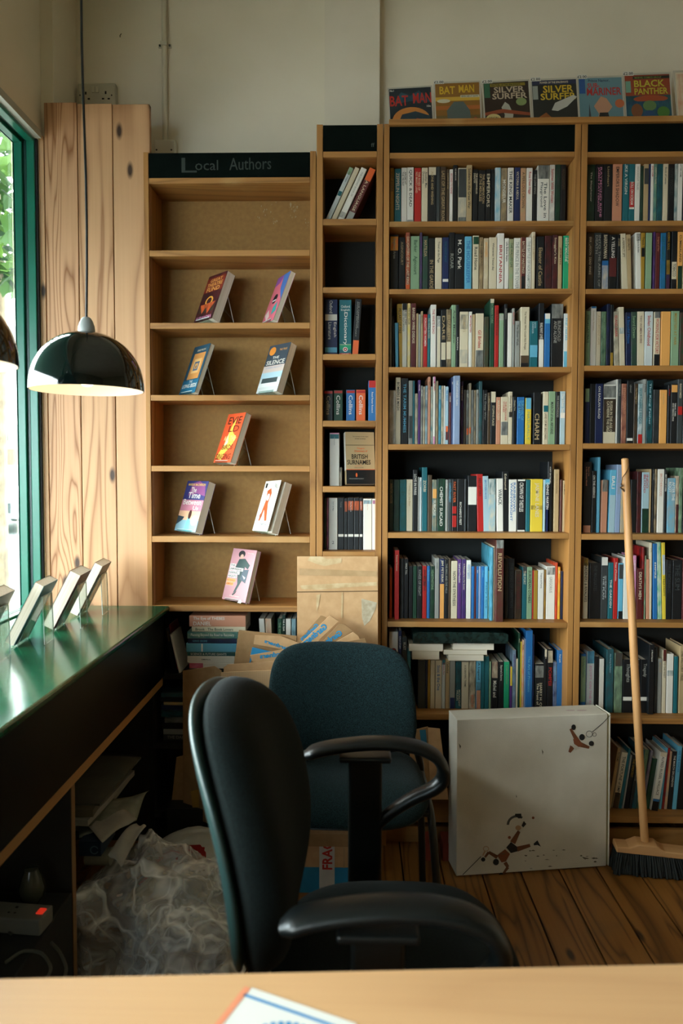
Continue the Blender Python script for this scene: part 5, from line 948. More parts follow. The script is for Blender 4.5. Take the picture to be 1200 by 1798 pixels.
# ================================================================== clear rubbish bag
bag = empty('plastic_bag', (-.56, 2.05, 0), 'big crumpled translucent plastic bag stuffed with papers on the floor', 'bag')
m = bpy.data.materials.new('thin_polythene'); m.use_nodes = True; n = m.node_tree; pb_ = n.nodes['Principled BSDF']
pb_.inputs['Base Color'].default_value = (.93, .95, .93, 1); pb_.inputs['Roughness'].default_value = .14; pb_.inputs['Specular IOR Level'].default_value = .9
pb_.inputs['Coat Weight'].default_value = .6
lw = n.nodes.new('ShaderNodeLayerWeight'); lw.inputs['Blend'].default_value = .35
ra_ = n.nodes.new('ShaderNodeMapRange'); ra_.inputs['To Min'].default_value = .16; ra_.inputs['To Max'].default_value = .62
n.links.new(lw.outputs['Facing'], ra_.inputs['Value']); n.links.new(ra_.outputs[0], pb_.inputs['Alpha'])
tq_ = n.nodes.new('ShaderNodeTexCoord'); nq = n.nodes.new('ShaderNodeTexNoise'); nq.inputs['Scale'].default_value = 6; aq = n.nodes.new('ShaderNodeMixRGB'); aq.inputs['Fac'].default_value = .22
n.links.new(tq_.outputs['Object'], nq.inputs['Vector']); n.links.new(tq_.outputs['Object'], aq.inputs['Color1']); n.links.new(nq.outputs['Color'], aq.inputs['Color2'])
prev_ = None
for sc_, st_ in ((9, .9), (21, .5)):
    vq = n.nodes.new('ShaderNodeTexVoronoi'); vq.inputs['Scale'].default_value = sc_; n.links.new(aq.outputs['Color'], vq.inputs['Vector'])
    bq = n.nodes.new('ShaderNodeBump'); bq.inputs['Strength'].default_value = st_; bq.inputs['Distance'].default_value = .045 if sc_ == 9 else .018; n.links.new(vq.outputs['Distance'], bq.inputs['Height'])
    if prev_: n.links.new(prev_.outputs['Normal'], bq.inputs['Normal'])
    prev_ = bq
n.links.new(prev_.outputs['Normal'], pb_.inputs['Normal']); n.links.new(prev_.outputs['Normal'], lw.inputs['Normal'])
acc_ = ra_.outputs[0]
for sc_, wd_, am_ in ((6.5, .035, .5), (13, .03, .3)):
    ve = n.nodes.new('ShaderNodeTexVoronoi'); ve.feature = 'DISTANCE_TO_EDGE'; ve.inputs['Scale'].default_value = sc_; n.links.new(aq.outputs['Color'], ve.inputs['Vector'])
    mr = n.nodes.new('ShaderNodeMapRange'); mr.inputs['From Min'].default_value = 0; mr.inputs['From Max'].default_value = wd_*2.2; mr.inputs['To Min'].default_value = am_; mr.inputs['To Max'].default_value = 0; n.links.new(ve.outputs['Distance'], mr.inputs['Value'])
    ad_ = n.nodes.new('ShaderNodeMath'); ad_.operation = 'ADD'; ad_.use_clamp = True; n.links.new(acc_, ad_.inputs[0]); n.links.new(mr.outputs[0], ad_.inputs[1]); acc_ = ad_.outputs[0]
n.links.new(acc_, pb_.inputs['Alpha'])
M_POLY = m
def ridge(p, s, seed):
    q = p*s + Vector((seed, seed*1.7, -seed)); return 1-abs(mnoise.noise(q))*2
import bmesh
def blob(name, c, r, mat, amp, seed, sub=5, parent=bag, fold=4.2, zfloor=.004):
    bm = bmesh.new(); bmesh.ops.create_icosphere(bm, subdivisions=sub, radius=1)
    for v in bm.verts:
        d = v.co.normalized()
        w = Vector((mnoise.noise(d*1.3+Vector((seed, 0, 0))), mnoise.noise(d*1.3+Vector((0, seed, 0))), mnoise.noise(d*1.3+Vector((0, 0, seed)))))
        k = 1 + amp*(ridge(d+w*.8, fold*.5, seed)-.5)*.9 + amp*.55*(ridge(d+w*.5, fold*1.1, seed+5)-.5) + amp*.22*(ridge(d+w*.4, fold*2.6, seed+9)-.5)
        p = Vector((d.x*r[0]*k, d.y*r[1]*k, d.z*r[2]*k)) + Vector(c)
        if p.z < zfloor: p.z = zfloor + .002*mnoise.noise(p*20)
        v.co = p - Vector(parent.location)
    me = bpy.data.meshes.new(name); bm.to_mesh(me); bm.free(); me.materials.append(mat)
    me.polygons.foreach_set('use_smooth', [True]*len(me.polygons))
    try: me.set_sharp_from_angle(angle=math.radians(28))
    except Exception: pass
    o = bpy.data.objects.new(name, me); COL.objects.link(o); o.parent = parent; return o
def skin(name, c, r, seed, crease, amp, flop):
    bm = bmesh.new(); bmesh.ops.create_icosphere(bm, subdivisions=6, radius=1); rg = random.Random(seed)
    planes = []
    for i in range(crease):
        n_ = Vector((rg.gauss(0, 1), rg.gauss(0, 1), rg.gauss(0, .6))).normalized(); planes.append((n_, rg.uniform(-.75, .75), rg.uniform(.35, 1)*amp, rg.choice((.09, .14, .22, .4))))
    for v in bm.verts:
        d = v.co.normalized(); wv = Vector((mnoise.noise(d*1.6+Vector((seed, 0, 0))), mnoise.noise(d*1.6+Vector((0, seed, 0))), mnoise.noise(d*1.6+Vector((0, 0, seed)))))*.35
        k = 1.0
        for n_, off, a_, w_ in planes:
            t_ = abs((d+wv).dot(n_)-off)/w_
            if t_ < 1: k += a_*(1-t_)*(.55+.45*math.sin(5*d.dot(n_.orthogonal())+seed))
        k += .10*mnoise.noise(d*1.5+Vector((seed, seed, 0)))
        p = Vector((d.x*r[0]*k, d.y*r[1]*k, d.z*r[2]*k)); sag = max(0, -d.z); p.x *= 1+flop*sag; p.y *= 1+flop*sag; p += Vector(c)
        if p.z < .004: p.z = .004
        v.co = p-Vector(bag.location)
    me = bpy.data.meshes.new(name); bm.to_mesh(me); bm.free(); me.materials.append(M_POLY); me.polygons.foreach_set('use_smooth', [True]*len(me.polygons))
    o = bpy.data.objects.new(name, me); COL.objects.link(o); o.parent = bag; return o
skin('bag_skin', (-.57, 2.00, .10), (.22, .155, .16), 3, 22, .20, .35)
skin('bag_fold', (-.47, 1.89, .085), (.15, .09, .12), 8, 14, .24, .3)
skin('bag_fold', (-.44, 2.00, .15), (.11, .09, .11), 12, 14, .24, .2)
blob('contents', (-.52, 2.01, .09), (.16, .11, .13), noisy('waste_paper', '857c64', 'e4dac2', 14, .8, detail=6, lo=.4, hi=.6), .10, 5.2, 4, fold=2.5)
# red supermarket bag tucked in on top
rb = empty('red_carrier_bag', (-.50, 2.16, .25), 'white carrier bag with red band and lettering, crumpled behind the clear bag', 'bag')
M_CARR = noisy('carrier_white', 'a9aaa2', 'c4c4bc', 12, .35); M_CARR.node_tree.nodes['Principled BSDF'].inputs['Alpha'].default_value = 1
blob('bag_body', (-.51, 2.29, .105), (.16, .09, .105), M_CARR, .08, 6.4, 5, rb, 2.0)
mm = MB()
def strip(pts, w, Yo, mb, mi=0):
    for i in range(len(pts)-1):
        a = P(*pts[i], Yo); b = P(*pts[i+1], Yo); mb.poly([a, b, b+Vector((0, 0, -w)), a+Vector((0, 0, -w))], mi)
strip([(258, 1530), (275, 1507), (300, 1491), (325, 1484), (352, 1483), (362, 1497)], .020, 2.195, mm)
strip([(246, 1549), (262, 1528), (272, 1512)], .022, 2.185, mm)
mm.build('red_band', base('carrier_red', 'a8241c', .4), rb)
m3 = MB(); text_into(m3, 'TIAS', P(300, 1521, 2.16), P(358, 1507, 2.16)-P(300, 1521, 2.16), P(303, 1500, 2.16)-P(300, 1521, 2.16)+Vector((0, 0, 0)), bold=.02); text_into(m3, 'PLU', P(250, 1563, 2.15), P(285, 1535, 2.15)-P(250, 1563, 2.15), P(243, 1552, 2.15)-P(250, 1563, 2.15)); m3.build('red_lettering', base('carrier_red', 'a8241c', .4), rb)

# ================================================================== cartons and flattened cardboard
def slab(name, pts, Ys, mat, th=.004, label=None, cat=None, group=None, corr=False):
    if not hasattr(Ys, '__len__'): Ys = [Ys]*len(pts)
    q = [P(x, y, Y) for (x, y), Y in zip(pts, Ys)]
    m = MB(); m.prism(q, (0, th, 0)); o = m.build(name, mat, bevel=.0006); tag(o, label, cat, group); return o, q
M_CORR = wood('corrugated_card', 'c19a6c', 'b08658', 'Z', 60, 3, .85, False, .5)
cm = bpy.data.materials.new('ribbed_card'); cm.use_nodes = True; n, b, N, L = nodes(cm)
t = N('TexCoord'); wv = N('TexWave'); wv.inputs['Scale'].default_value = 65; wv.inputs['Distortion'].default_value = .4; wv.bands_direction = 'X'
r = N('ValToRGB'); r.color_ramp.elements[0].color = lin('c39a6e'); r.color_ramp.elements[1].color = lin('d9b286'); L(t.outputs['Object'], wv.inputs['Vector']); L(wv.outputs['Fac'], r.inputs['Fac']); L(r.outputs['Color'], b.inputs['Base Color']); b.inputs['Roughness'].default_value = .85
M_RIB = cm
CG = 'flattened cardboard pieces behind the chairs'
# tall sheet
o, q = slab('cardboard_sheet', [(522, 977), (664, 977), (664, 1300), (522, 1300)], [2.545, 2.545, 2.50, 2.50], M_KRAFT, .005, 'tall brown cardboard sheet with torn paper, leaning on the narrow bookcase', 'cardboard', CG)
Yt = lambda py: 2.545-.045*(py-977)/323-.0012
def rp(name, polys, mat, par):
    m = MB()
    for pl_ in polys: m.poly([P(x, y, Yt(y)) for x, y in pl_])
    return m.build(name, mat, par)
rp('torn_paper', [[(545, 977), (563, 977), (575, 981), (600, 980), (600, 988), (570, 994), (556, 990), (540, 984)], [(527, 1028), (560, 1026), (600, 1024), (662, 1022), (662, 1028), (600, 1032), (556, 1036), (530, 1034)], [(600, 1040), (603, 1040), (602, 1085), (599, 1085)], [(556, 1045), (563, 1043), (560, 1062), (556, 1075)]], noisy('torn_layer', 'b8986c', 'ceb48c', 30, .9), o)
rp('shipping_label', [[(635, 1051), (662, 1058), (660, 1068), (650, 1090), (640, 1099), (636, 1085)]], noisy('label_remnant', 'a8977a', 'bfb096', 60, .9), o)
rp('tape_strip', [[(526, 998), (662, 1003), (662, 1012), (526, 1010)]], noisy('old_tape', 'a88458', 'b89468', 20, .5), o)
rp('fold_line', [[(522, 1038.5), (664, 1037), (664, 1038.5), (522, 1040.5)]], base('fold_dark', '6e5234', .9), o)
# front carton
bx = empty('cardboard_box', P(470, 1300, 2.38), 'open brown ribbed cardboard box between the two chairs', 'box', CG); bx.location.z = 0.15
a = P(388, 1176, 2.395); b_ = P(570, 1168, 2.395); zb0 = .16
m = MB(); m.prism([P(388, 1181, 2.395), P(570, 1173, 2.395), (b_.x, 2.395, zb0), (a.x, 2.395, zb0)], (0, .006, 0)); m.build('front_panel', M_RIB, bx)
m = MB(); m.prism([P(393, 1172, 2.41), P(400, 1167, 2.41), P(570, 1156, 2.41), P(570, 1200, 2.41), P(393, 1200, 2.41)], (0, .005, 0)); m.build('top_flap', M_KRAFT, bx)
m = MB(); m.prism([P(321, 1178, 2.50), P(377, 1170, 2.43), P(389, 1178, 2.403), (a.x, 2.403, zb0), (P(321, 1300, 2.5).x, 2.50, zb0)], (0, .005, 0)); m.build('side_flap', M_KRAFTD, bx)
MB().box(a.x, b_.x, 2.401, 2.49, zb0-.005, zb0).build('base_panel', M_KRAFTD, bx)
# the chair carton rests on a lower stack
st0 = MB().box(a.x-.02, b_.x+.02, 2.40, 2.585, 0, .153); tag(st0.build('carton', M_KRAFTD, bevel=.002), 'flat brown carton on the floor beneath the open ribbed box', 'box')
# flats standing in the box: behind left
def g7(x, y): return (400+x/4.286, 1070+y/4.286)
def flatpiece(pts, Y, mat, label, text=None, tq=None, th=.003, extra=None):
    o, q = slab('cardboard_flat', [g7(*p) for p in pts], Y, mat, th, label, 'cardboard', CG)
    if text:
        (ox, oy), (ex, ey), (hx_, hy_) = tq; O = P(*g7(ox, oy), Y-.0012); m = MB()
        text_into(m, text, O, P(*g7(ex, ey), Y-.0012)-O, P(*g7(hx_, hy_), Y-.0012)-O, bold=.035); m.build('printed_name', base('print_blue', '1486b8', .6), o)
    return o
flatpiece([(85, 155), (300, 178), (520, 200), (520, 420), (45, 420)], 2.46, M_KRAFTD, 'wide brown cardboard flat standing at the left of the printed ones')
flatpiece([(205, 195), (400, 200), (560, 260), (480, 320), (430, 305), (195, 262)], 2.445, M_KRAFT, 'cardboard flat with blue name upside down, upper left one', 'Gardners', ((478, 318), (275, 250), (484, 290)))
flatpiece([(185, 285), (330, 318), (200, 345), (160, 420), (175, 330)], 2.44, base('blue_card2', '1c83b4', .6), 'bright blue cardboard corner between the printed flats')
flatpiece([(168, 345), (400, 305), (460, 300), (460, 380), (200, 405), (180, 385)], 2.43, M_KRAFT, 'cardboard flat with blue name upside down, lower left one', 'Gardners', ((460, 345), (243, 372), (457, 308)))
flatpiece([(480, 295), (700, 45), (745, 62), (560, 300)], 2.452, M_KRAFTD, 'rearmost dark cardboard strip of the fan behind the far chair', 'Gardners', ((690, 128), (560, 240), (668, 100)))
flatpiece([(490, 310), (770, 45), (835, 88), (650, 270), (600, 330)], 2.446, M_KRAFT, 'tallest pale cardboard strip of the fan with blue name', 'Gardners', ((755, 140), (585, 275), (728, 100)))
flatpiece([(650, 320), (700, 258), (840, 108), (880, 112), (940, 160), (800, 262), (760, 330)], 2.440, M_KRAFTD, 'middle cardboard strip of the fan with blue name', 'Gardners', ((868, 190), (690, 300), (845, 152)))
flatpiece([(780, 330), (800, 252), (945, 170), (985, 200), (1000, 240), (900, 330)], 2.434, M_KRAFT, 'plain pale cardboard strip of the fan, second from right')
flatpiece([(840, 340), (860, 250), (1035, 218), (1052, 268), (1040, 340)], 2.428, M_KRAFTD, 'rightmost cardboard strip of the fan behind the chair', 'G', ((972, 268), (925, 272), (970, 246)))
# behind the chair, between back and seat, and leaning on the wide bookcase
slab('cardboard_sheet', [(500, 1295), (640, 1295), (640, 1450), (500, 1450)], 2.47, M_KRAFT, .005, 'brown cardboard seen in the gap beneath the far chair backrest', 'cardboard', CG)
o, q = slab('cardboard_sheet', [(720, 1284), (752, 1276), (758, 1405), (720, 1405)], [2.51, 2.51, 2.47, 2.47], M_KRAFTD, .005, 'cardboard sheet with blue tape mark, left of the white box', 'cardboard', CG)
m = MB(); m.poly([P(737, 1282, 2.5075), P(748, 1281, 2.5075), P(751, 1315, 2.497), P(741, 1315, 2.497)]); m.build('tape_mark', base('tape_blue', '1f6d8c', .5), o)
slab('cardboard_sheet', [(752, 1278), (773, 1280), (788, 1404), (756, 1404)], [2.495, 2.495, 2.47, 2.47], M_KRAFT, .005, 'narrow cardboard sheet leaning right beside the white box', 'cardboard', CG)
slab('cardboard_sheet', [(310, 1330), (330, 1325), (352, 1420), (300, 1420)], [2.52]*4, M_KRAFTD, .005, 'dim cardboard strip in the dark left of the near chair', 'cardboard', CG)
slab('cardboard_sheet', [(335, 1390), (352, 1385), (362, 1418), (338, 1418)], [2.46]*4, noisy('ochre_card', '9a7430', 'a8823a', 20, .8), .005, 'ochre cardboard strip behind the near chair back', 'cardboard', CG)
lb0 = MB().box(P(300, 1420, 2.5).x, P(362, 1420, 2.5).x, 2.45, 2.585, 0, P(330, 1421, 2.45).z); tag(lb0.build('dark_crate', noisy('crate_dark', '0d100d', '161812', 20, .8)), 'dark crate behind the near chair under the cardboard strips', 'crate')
# fragile parcel with flats on top
fx0, fx1 = P(500, 1500, 2.30).x, P(665, 1500, 2.30).x; fz1 = P(580, 1483, 2.30).z
pc = empty('parcel', ((fx0+fx1)/2, 2.33, 0), 'brown parcel with blue band and red FRAGILE tape under the far chair', 'box')
MB().box(fx0, fx1, 2.30, 2.362, 0, fz1).build('carton', M_KRAFT, pc, bevel=.002)
zb_ = P(580, 1523, 2.299).z
MB().box(fx0-.001, fx1+.001, 2.2985, 2.2995, .0, zb_).build('blue_band', noisy('band_blue', '1a7aa8', '2288b4', 10, .6), pc)
u0, u1 = P(561, 1500, 2.298).x, P(588, 1500, 2.298).x
MB().box(u0, u1, 2.2965, 2.298, 0, fz1).build('fragile_tape', noisy('tape_white', 'c8c4bc', 'd8d4cc', 10, .4), pc)
m = MB(); text_into(m, 'FRAGILE', (u1-.006, 2.2955, P(580, 1526, 2.2955).z), (0, 0, .16), (-(u1-u0)*.62, 0, 0), bold=.03)
m = MB(); oo = P(584, 1527, 2.2955); text_into(m, 'FRAG', oo, (0, 0, fz1-oo.z+.014), (-(P(584, 1500, 2.3).x-P(566, 1500, 2.3).x), 0, 0), bold=.03); m.build('tape_lettering', base('tape_red', 'c02c20', .5), pc).parent = bpy.data.objects['fragile_tape']
MB().box(P(603, 1500, 2.3).x, P(606, 1500, 2.3).x, 2.2975, 2.2998, zb_, fz1).build('parcel_tape', noisy('old_tape', 'a88458', 'b89468', 20, .5), pc)
zq = fz1+.001
for i in range(4):
    z1 = zq+.004+(.026 if i == 3 else 0); o = MB().box(fx0+.004*i, fx1+.01-.006*i, 2.285-.004*i, 2.36, zq, z1)
    tag(o.build('cardboard_flat', M_KRAFTD), f'flat cardboard under the far chair seat, {("lowest", "second", "third", "topmost")[i]} on the parcel', 'cardboard', 'flats on the parcel'); zq = z1+.002
for x0, x1, lb in ((748, 762, 'dull red box behind the far chair leg'), (778, 800, 'dull red box in shadow beside the white box')):
    a = P(x0, 1490, 2.50); b = P(x1, 1530, 2.50); o = MB().box(a.x, b.x, 2.50, 2.585, 0, a.z+.02); tag(o.build('red_box', noisy('dull_red', '7a2a18', '8f3620', 10, .7), bevel=.002), lb, 'box', None)

# ================================================================== big white art-book case
al = math.radians(8); wx, wd, wh = .556, .105, .548
o0 = Vector((.350, 2.400, 0))
case = empty('white_box', (o0.x+.27, o0.y+.05, 0), 'large square off-white box with two small figures, leaning against the bookcase', 'box')
T = Matrix.Translation(o0) @ Matrix.Rotation(al, 4, 'Z') @ Matrix.Rotation(math.radians(-1.0), 4, 'X')
def cbox(x0, x1, y0, y1, z0, z1, name, mat, bev=.002): return MB().box(x0, x1, y0, y1, z0, z1, 0, T).build(name, mat, case, bevel=bev)
M_CASE = noisy('case_canvas', 'c4bbaa', 'dcd4c5', 3.5, .7, detail=8, bump=.3, bscale=350)
cbox(0, wx-.012, .0, wd, .004, wh-.002, 'case_body', M_CASE)
cbox(wx-.012, wx-.005, .003, wd-.003, .006, wh-.006, 'inner_tray', noisy('tray_board', '8f835c', 'a0946a', 10, .8))
cbox(wx-.005, wx, 0, wd, .004, wh-.002, 'case_side', M_CASE)
def cp(px, py):   # photo pixel -> point on the front face of the case
    n_ = (T.to_3x3() @ Vector((0, 1, 0))); d = ray(px, py); o_ = Vector((0, 0, 1.40)); t = (T.translation-o_).dot(n_)/d.dot(n_); return o_+d*t - n_*.0012
mats = [base('fig_brown', '6e3f22', .7), base('fig_black', '161616', .7), base('fig_orange', '7e4424', .7), base('fig_grey', '4a4a46', .7), base('fig_pale', 'c3b8a4', .7), base('fig_tan', 'b08a64', .7)]
m = MB()
def fp(pts, s, ox, oy, mi, lift=0):
    m.poly([cp(ox+x/s, oy+y/s) + (T.to_3x3() @ Vector((0, -1, 0)))*(.0002*lift) for x, y in pts], mi)
def fl2(p0, p1, w0, w1, s, ox, oy, mi, lift=0):
    dx, dy = p1[0]-p0[0], p1[1]-p0[1]; l = math.hypot(dx, dy); nx, ny = -dy/l, dx/l
    fp([(p0[0]+nx*w0, p0[1]+ny*w0), (p1[0]+nx*w1, p1[1]+ny*w1), (p1[0]-nx*w1, p1[1]-ny*w1), (p0[0]-nx*w0, p0[1]-ny*w0)], s, ox, oy, mi, lift)
def fo(c, r, s, ox, oy, mi, lift=0, r2=None): fp([(c[0]+r*math.cos(k*.524), c[1]+(r2 or r)*math.sin(k*.524)) for k in range(12)], s, ox, oy, mi, lift)
s, ox, oy = 10.909, 980, 1230      # small figure, upper right: a generic sportsman seen from above
fl2((370, 770), (240, 540), 45, 22, s, ox, oy, 0); fl2((430, 840), (600, 900), 48, 24, s, ox, oy, 0); fp([(290, 740), (380, 700), (480, 850), (400, 890), (310, 830)], s, ox, oy, 2, 1)
fo((460, 700), 55, s, ox, oy, 1, 2, 62); fo((300, 510), 44, s, ox, oy, 1, 2, 55); fo((640, 820), 50, s, ox, oy, 1, 2, 50)
fp([(280, 830), (400, 900), (450, 905), (340, 950), (270, 870)], s, ox, oy, 4, 1); fl2((280, 880), (220, 990), 50, 24, s, ox, oy, 0)
fl2((1000, 280), (860, 430), 5, 5, s, ox, oy, 1); fl2((860, 430), (660, 600), 6, 6, s, ox, oy, 1)
for k in range(12): fl2((600+60*math.cos(k*.524), 640+60*math.sin(k*.524)), (600+60*math.cos(k*.524+.524), 640+60*math.sin(k*.524+.524)), 4, 4, s, ox, oy, 1); fl2((700+36*math.cos(k*.524), 650+36*math.sin(k*.524)), (700+36*math.cos(k*.524+.524), 650+36*math.sin(k*.524+.524)), 4, 4, s, ox, oy, 1)
m.build('printed_figure', mats, case); m = MB()
s, ox, oy = 6.667, 800, 1400       # small figure, lower left
fl2((490, 700), (390, 640), 22, 16, s, ox, oy, 0); fl2((390, 640), (345, 700), 15, 12, s, ox, oy, 0); fo((325, 725), 25, s, ox, oy, 1, 1)
fp([(490, 680), (580, 605), (640, 660), (590, 750), (540, 760)], s, ox, oy, 2); fo((475, 755), 34, s, ox, oy, 1, 1, 38)
fl2((580, 760), (615, 815), 22, 18, s, ox, oy, 0); fl2((615, 815), (560, 890), 18, 12, s, ox, oy, 0); fo((535, 905), 26, s, ox, oy, 1, 1)
fp([(590, 590), (650, 520), (720, 575), (725, 630), (650, 650)], s, ox, oy, 1, 1); fp([(580, 590), (595, 585), (650, 650), (640, 665)], s, ox, oy, 4, 2)
fl2((670, 530), (745, 395), 34, 18, s, ox, oy, 0); fl2((720, 605), (875, 560), 30, 18, s, ox, oy, 0); fo((735, 355), 34, s, ox, oy, 5, 1, 30); fp([(775, 330), (800, 275), (830, 310), (795, 350)], s, ox, oy, 1, 1)
fp([(915, 540), (960, 500), (1000, 575), (960, 555), (920, 560)], s, ox, oy, 1, 1); fo((632, 468), 18, s, ox, oy, 2); fo((910, 238), 16, s, ox, oy, 2)
for k in range(7):
    a0, a1 = math.radians(180+k*18), math.radians(198+k*18); fp([(720+120*math.cos(a0), 320+115*math.sin(a0)), (720+120*math.cos(a1), 320+115*math.sin(a1)), (720+92*math.cos(a1), 320+88*math.sin(a1)), (720+92*math.cos(a0), 320+88*math.sin(a0))], s, ox, oy, 3)
fp([(700, 190), (770, 188), (775, 240), (740, 245), (695, 210)], s, ox, oy, 1, 1); fl2((300, 690), (85, 905), 4, 4, s, ox, oy, 1)
for k in range(10): fl2((358+32*math.cos(k*.628), 600+28*math.sin(k*.628)), (358+32*math.cos(k*.628+.628), 600+28*math.sin(k*.628+.628)), 4, 4, s, ox, oy, 5)
fl2((345, 630), (320, 680), 9, 7, s, ox, oy, 5)
m.build('printed_figure', mats, case)
m = MB(); rg = random.Random(4)
for k in range(26):
    px = rg.uniform(880, 1062); py = 1505+rg.gauss(0, 9)-(px-880)*.02; w = rg.uniform(1, 5); m.poly([cp(px-w, py), cp(px, py-rg.uniform(.5, 2)), cp(px+w, py), cp(px, py+rg.uniform(.3, 1.5))])
for px, py, w, h in ((907, 1398, 1, 3), (953, 1320, 1.5, 5), (1026, 1506, 4, 2), (808, 1310, 2, 5)): m.poly([cp(px-w, py-h), cp(px+w, py), cp(px, py+h)])
m.build('scuff_marks', base('scuff', '5c5442', .8), case)
m = MB()
for u, v, r_ in ((.43, .05, .018), (.47, .045, .02)):
    m.poly([T @ Vector((u+r_*math.cos(k*.5), v+.4*r_*math.sin(k*.5), wh-.0014)) for k in range(12)])
m.build('pink_stain', base('stain_pink', 'bfa8a2', .8), case)

# ================================================================== broom
hz = .094; hb = PZ(1133, 1482, hz); ht = P(1098, 806, 2.545)
br = empty('broom', (hb.x, hb.y, 0), 'wooden broom with black bristles leaning against the right bookcase', 'broom')
n_ = 14; pts = [hb.lerp(ht, i/n_) + Vector((-.004*math.sin(i/n_*math.pi), 0, 0)) for i in range(n_+1)]; pts[-1] = ht
MB().sweep(pts+[ht+(ht-hb).normalized()*.003], [.0135]*n_+[.012, .008], seg=18, ref=(0, 1, 0)).build('handle', M_BROOM, br, smooth=True)
c0 = Vector((hb.x, hb.y, hz)); R_ = Matrix.Rotation(math.radians(-7), 4, 'Z'); TB = Matrix.Translation(c0) @ R_ @ Matrix.Rotation(math.radians(2.0), 4, 'Y')
pf = [(-.102, -.024), (.25, -.024), (.25, -.004), (.06, -.003), (.045, .003), (.034, .012), (-.030, .012), (-.042, .005), (-.060, -.003), (-.102, -.004)]
m = MB(); m.prism([TB @ Vector((x, -.034, z)) for x, z in pf], TB.to_3x3() @ Vector((0, .062, 0))); m.build('head', wood('broom_head', 'cf9d6a', 'ab7644', 'X', 8, 6, .55, False, .4), br, bevel=.004)
m = MB(); rg = random.Random(9); zb1 = -.024
for i in range(46):
    for j in range(8):
        x = -.098+.345*i/45; y = -.030+.054*j/7; p0 = TB @ Vector((x, y, zb1))
        sp = Vector((x*.12+rg.uniform(-.006, .006), (y+.003)*.35+rg.uniform(-.008, .008)-.004, 0)); p2 = Vector((p0.x, p0.y, .003)) + R_.to_3x3() @ sp; p1 = p0.lerp(p2, .5)+Vector((rg.uniform(-.002, .002), 0, 0))
        m.sweep([p0, p1, p2], [.0042, .0048, .0052], seg=5)
m.build('bristles', noisy('bristle_black', '0a0f10', '16201f', 200, .5), br)
m = MB(); lp = []
for i in range(20):
    a = i/19; q = P(1098.5-5*math.cos(a*3.0)+(a*5), 822+34*a, 2.54); q.y = 2.531+.010*math.cos(a*6.28); lp.append(q)
m.sweep([P(1105, 817, 2.530), P(1103, 824, 2.528), P(1099, 831, 2.527), P(1094, 838, 2.528), P(1092.5, 846, 2.530), P(1092, 853, 2.532)], .0014, seg=6)
m.sweep([P(1091, 849, 2.530), P(1094, 853, 2.528), P(1090, 856, 2.529), P(1095, 860, 2.529), P(1097, 863, 2.53)], .003, seg=6)
m.build('hanging_string', base('string_brown', '4d3418', .8), br, smooth=True)
# ================================================================== chairs
M_FAB = fabric('office_chair_cloth', '070d0d', '131d1c', 420)
M_FAB2 = fabric('teal_charcoal_cloth', '071113', '1c2f31', 480)
def rsm(pts, it=2, sub=5):
    sp = []
    for i in range(len(pts)-1):
        for j in range(sub): sp.append(pts[i].lerp(pts[i+1], j/sub))
    sp.append(pts[-1])
    for _ in range(it*3): sp = [sp[0]]+[(sp[i-1]+sp[i]*2+sp[i+1])/4 for i in range(1, len(sp)-1)]+[sp[-1]]
    return sp
# ---- far chair: four-legged stacking chair facing us
cxf, ysf = P(603, 1300, 2.20).x, 2.10
fc = empty('stacking_chair', (cxf, ysf, 0), 'armless dark teal fabric stacking chair facing the camera, by the cartons', 'chair')
zt_, zb2 = P(601, 1131, 2.25).z, P(601, 1312, 2.25).z; zcn = (zt_+zb2)/2; hh = (zt_-zb2)/2
def fb(x, y, z):
    u = x/.236; taper = 1-.05*(z/hh)*abs(u)**2
    return (cxf-.007+x*taper*(1.0 if z > 0 else 1.015), 2.255+y+.03*(z/hh)*1.0-.055*u*u, zcn+z+.006*u*(-1))
MB().cushion(.230, hh, .030, .022, n=4.2, p=5, fn=fb, rings=10, seg=72).build('backrest', M_FAB2, fc, smooth='all')
def fs_(x, y, z):   # seat: local x, z->depth
    u = z/.22; drop = .045*max(0, -u-.35)**2*2.2
    return (cxf+.012+x*(1-.06*u), 2.13+z, .455-y-drop)
MB().cushion(.237, .215, .040, .022, n=4.0, p=5, fn=lambda x, y, z: fs_(x, y, z), rings=10, seg=72).build('seat', M_FAB2, fc, smooth='all')
MB().cushion(.232, .21, .0, .018, n=4.0, p=5, fn=lambda x, y, z: (fs_(x, y, z)[0], fs_(x, y, z)[1], fs_(x, 0, z)[2]-.012-y), rings=6, seg=48).build('seat_pan', M_PLASTIC, fc, smooth='all')
for sx in (-1, 1):
    X = cxf+.012+sx*.243
    pts = rsm([Vector((X+sx*.028, 1.945, .0)), Vector((X+sx*.010, 1.975, .30)), Vector((X, 2.0, .42)), Vector((X-sx*.004, 2.06, .432)), Vector((X-sx*.004, 2.25, .425))])
    MB().sweep(pts, .0115, seg=12, ref=(1, 0, 0)).build('leg', M_METAL, fc, smooth=True)
    MB().sweep([Vector((X+sx*.028, 1.944, .0)), Vector((X+sx*.026, 1.947, .03))], .015, seg=12, ref=(1, 0, 0)).build('foot_cap', M_PLASTIC, fc)
    pts = rsm([Vector((X+sx*.012, 2.355, 0)), Vector((X, 2.32, .36)), Vector((X, 2.30, .44)), Vector((X-sx*.03, 2.275, .52)), Vector((X-sx*.05, 2.285, .60))])
    MB().sweep(pts, .0115, seg=12, ref=(1, 0, 0)).build('leg', M_METAL, fc, smooth=True)
MB().sweep([Vector((cxf-.23, 2.25, .425)), Vector((cxf+.25, 2.25, .425))], .009, seg=10, ref=(0, 0, 1)).build('cross_rail', M_METAL, fc, smooth=True)
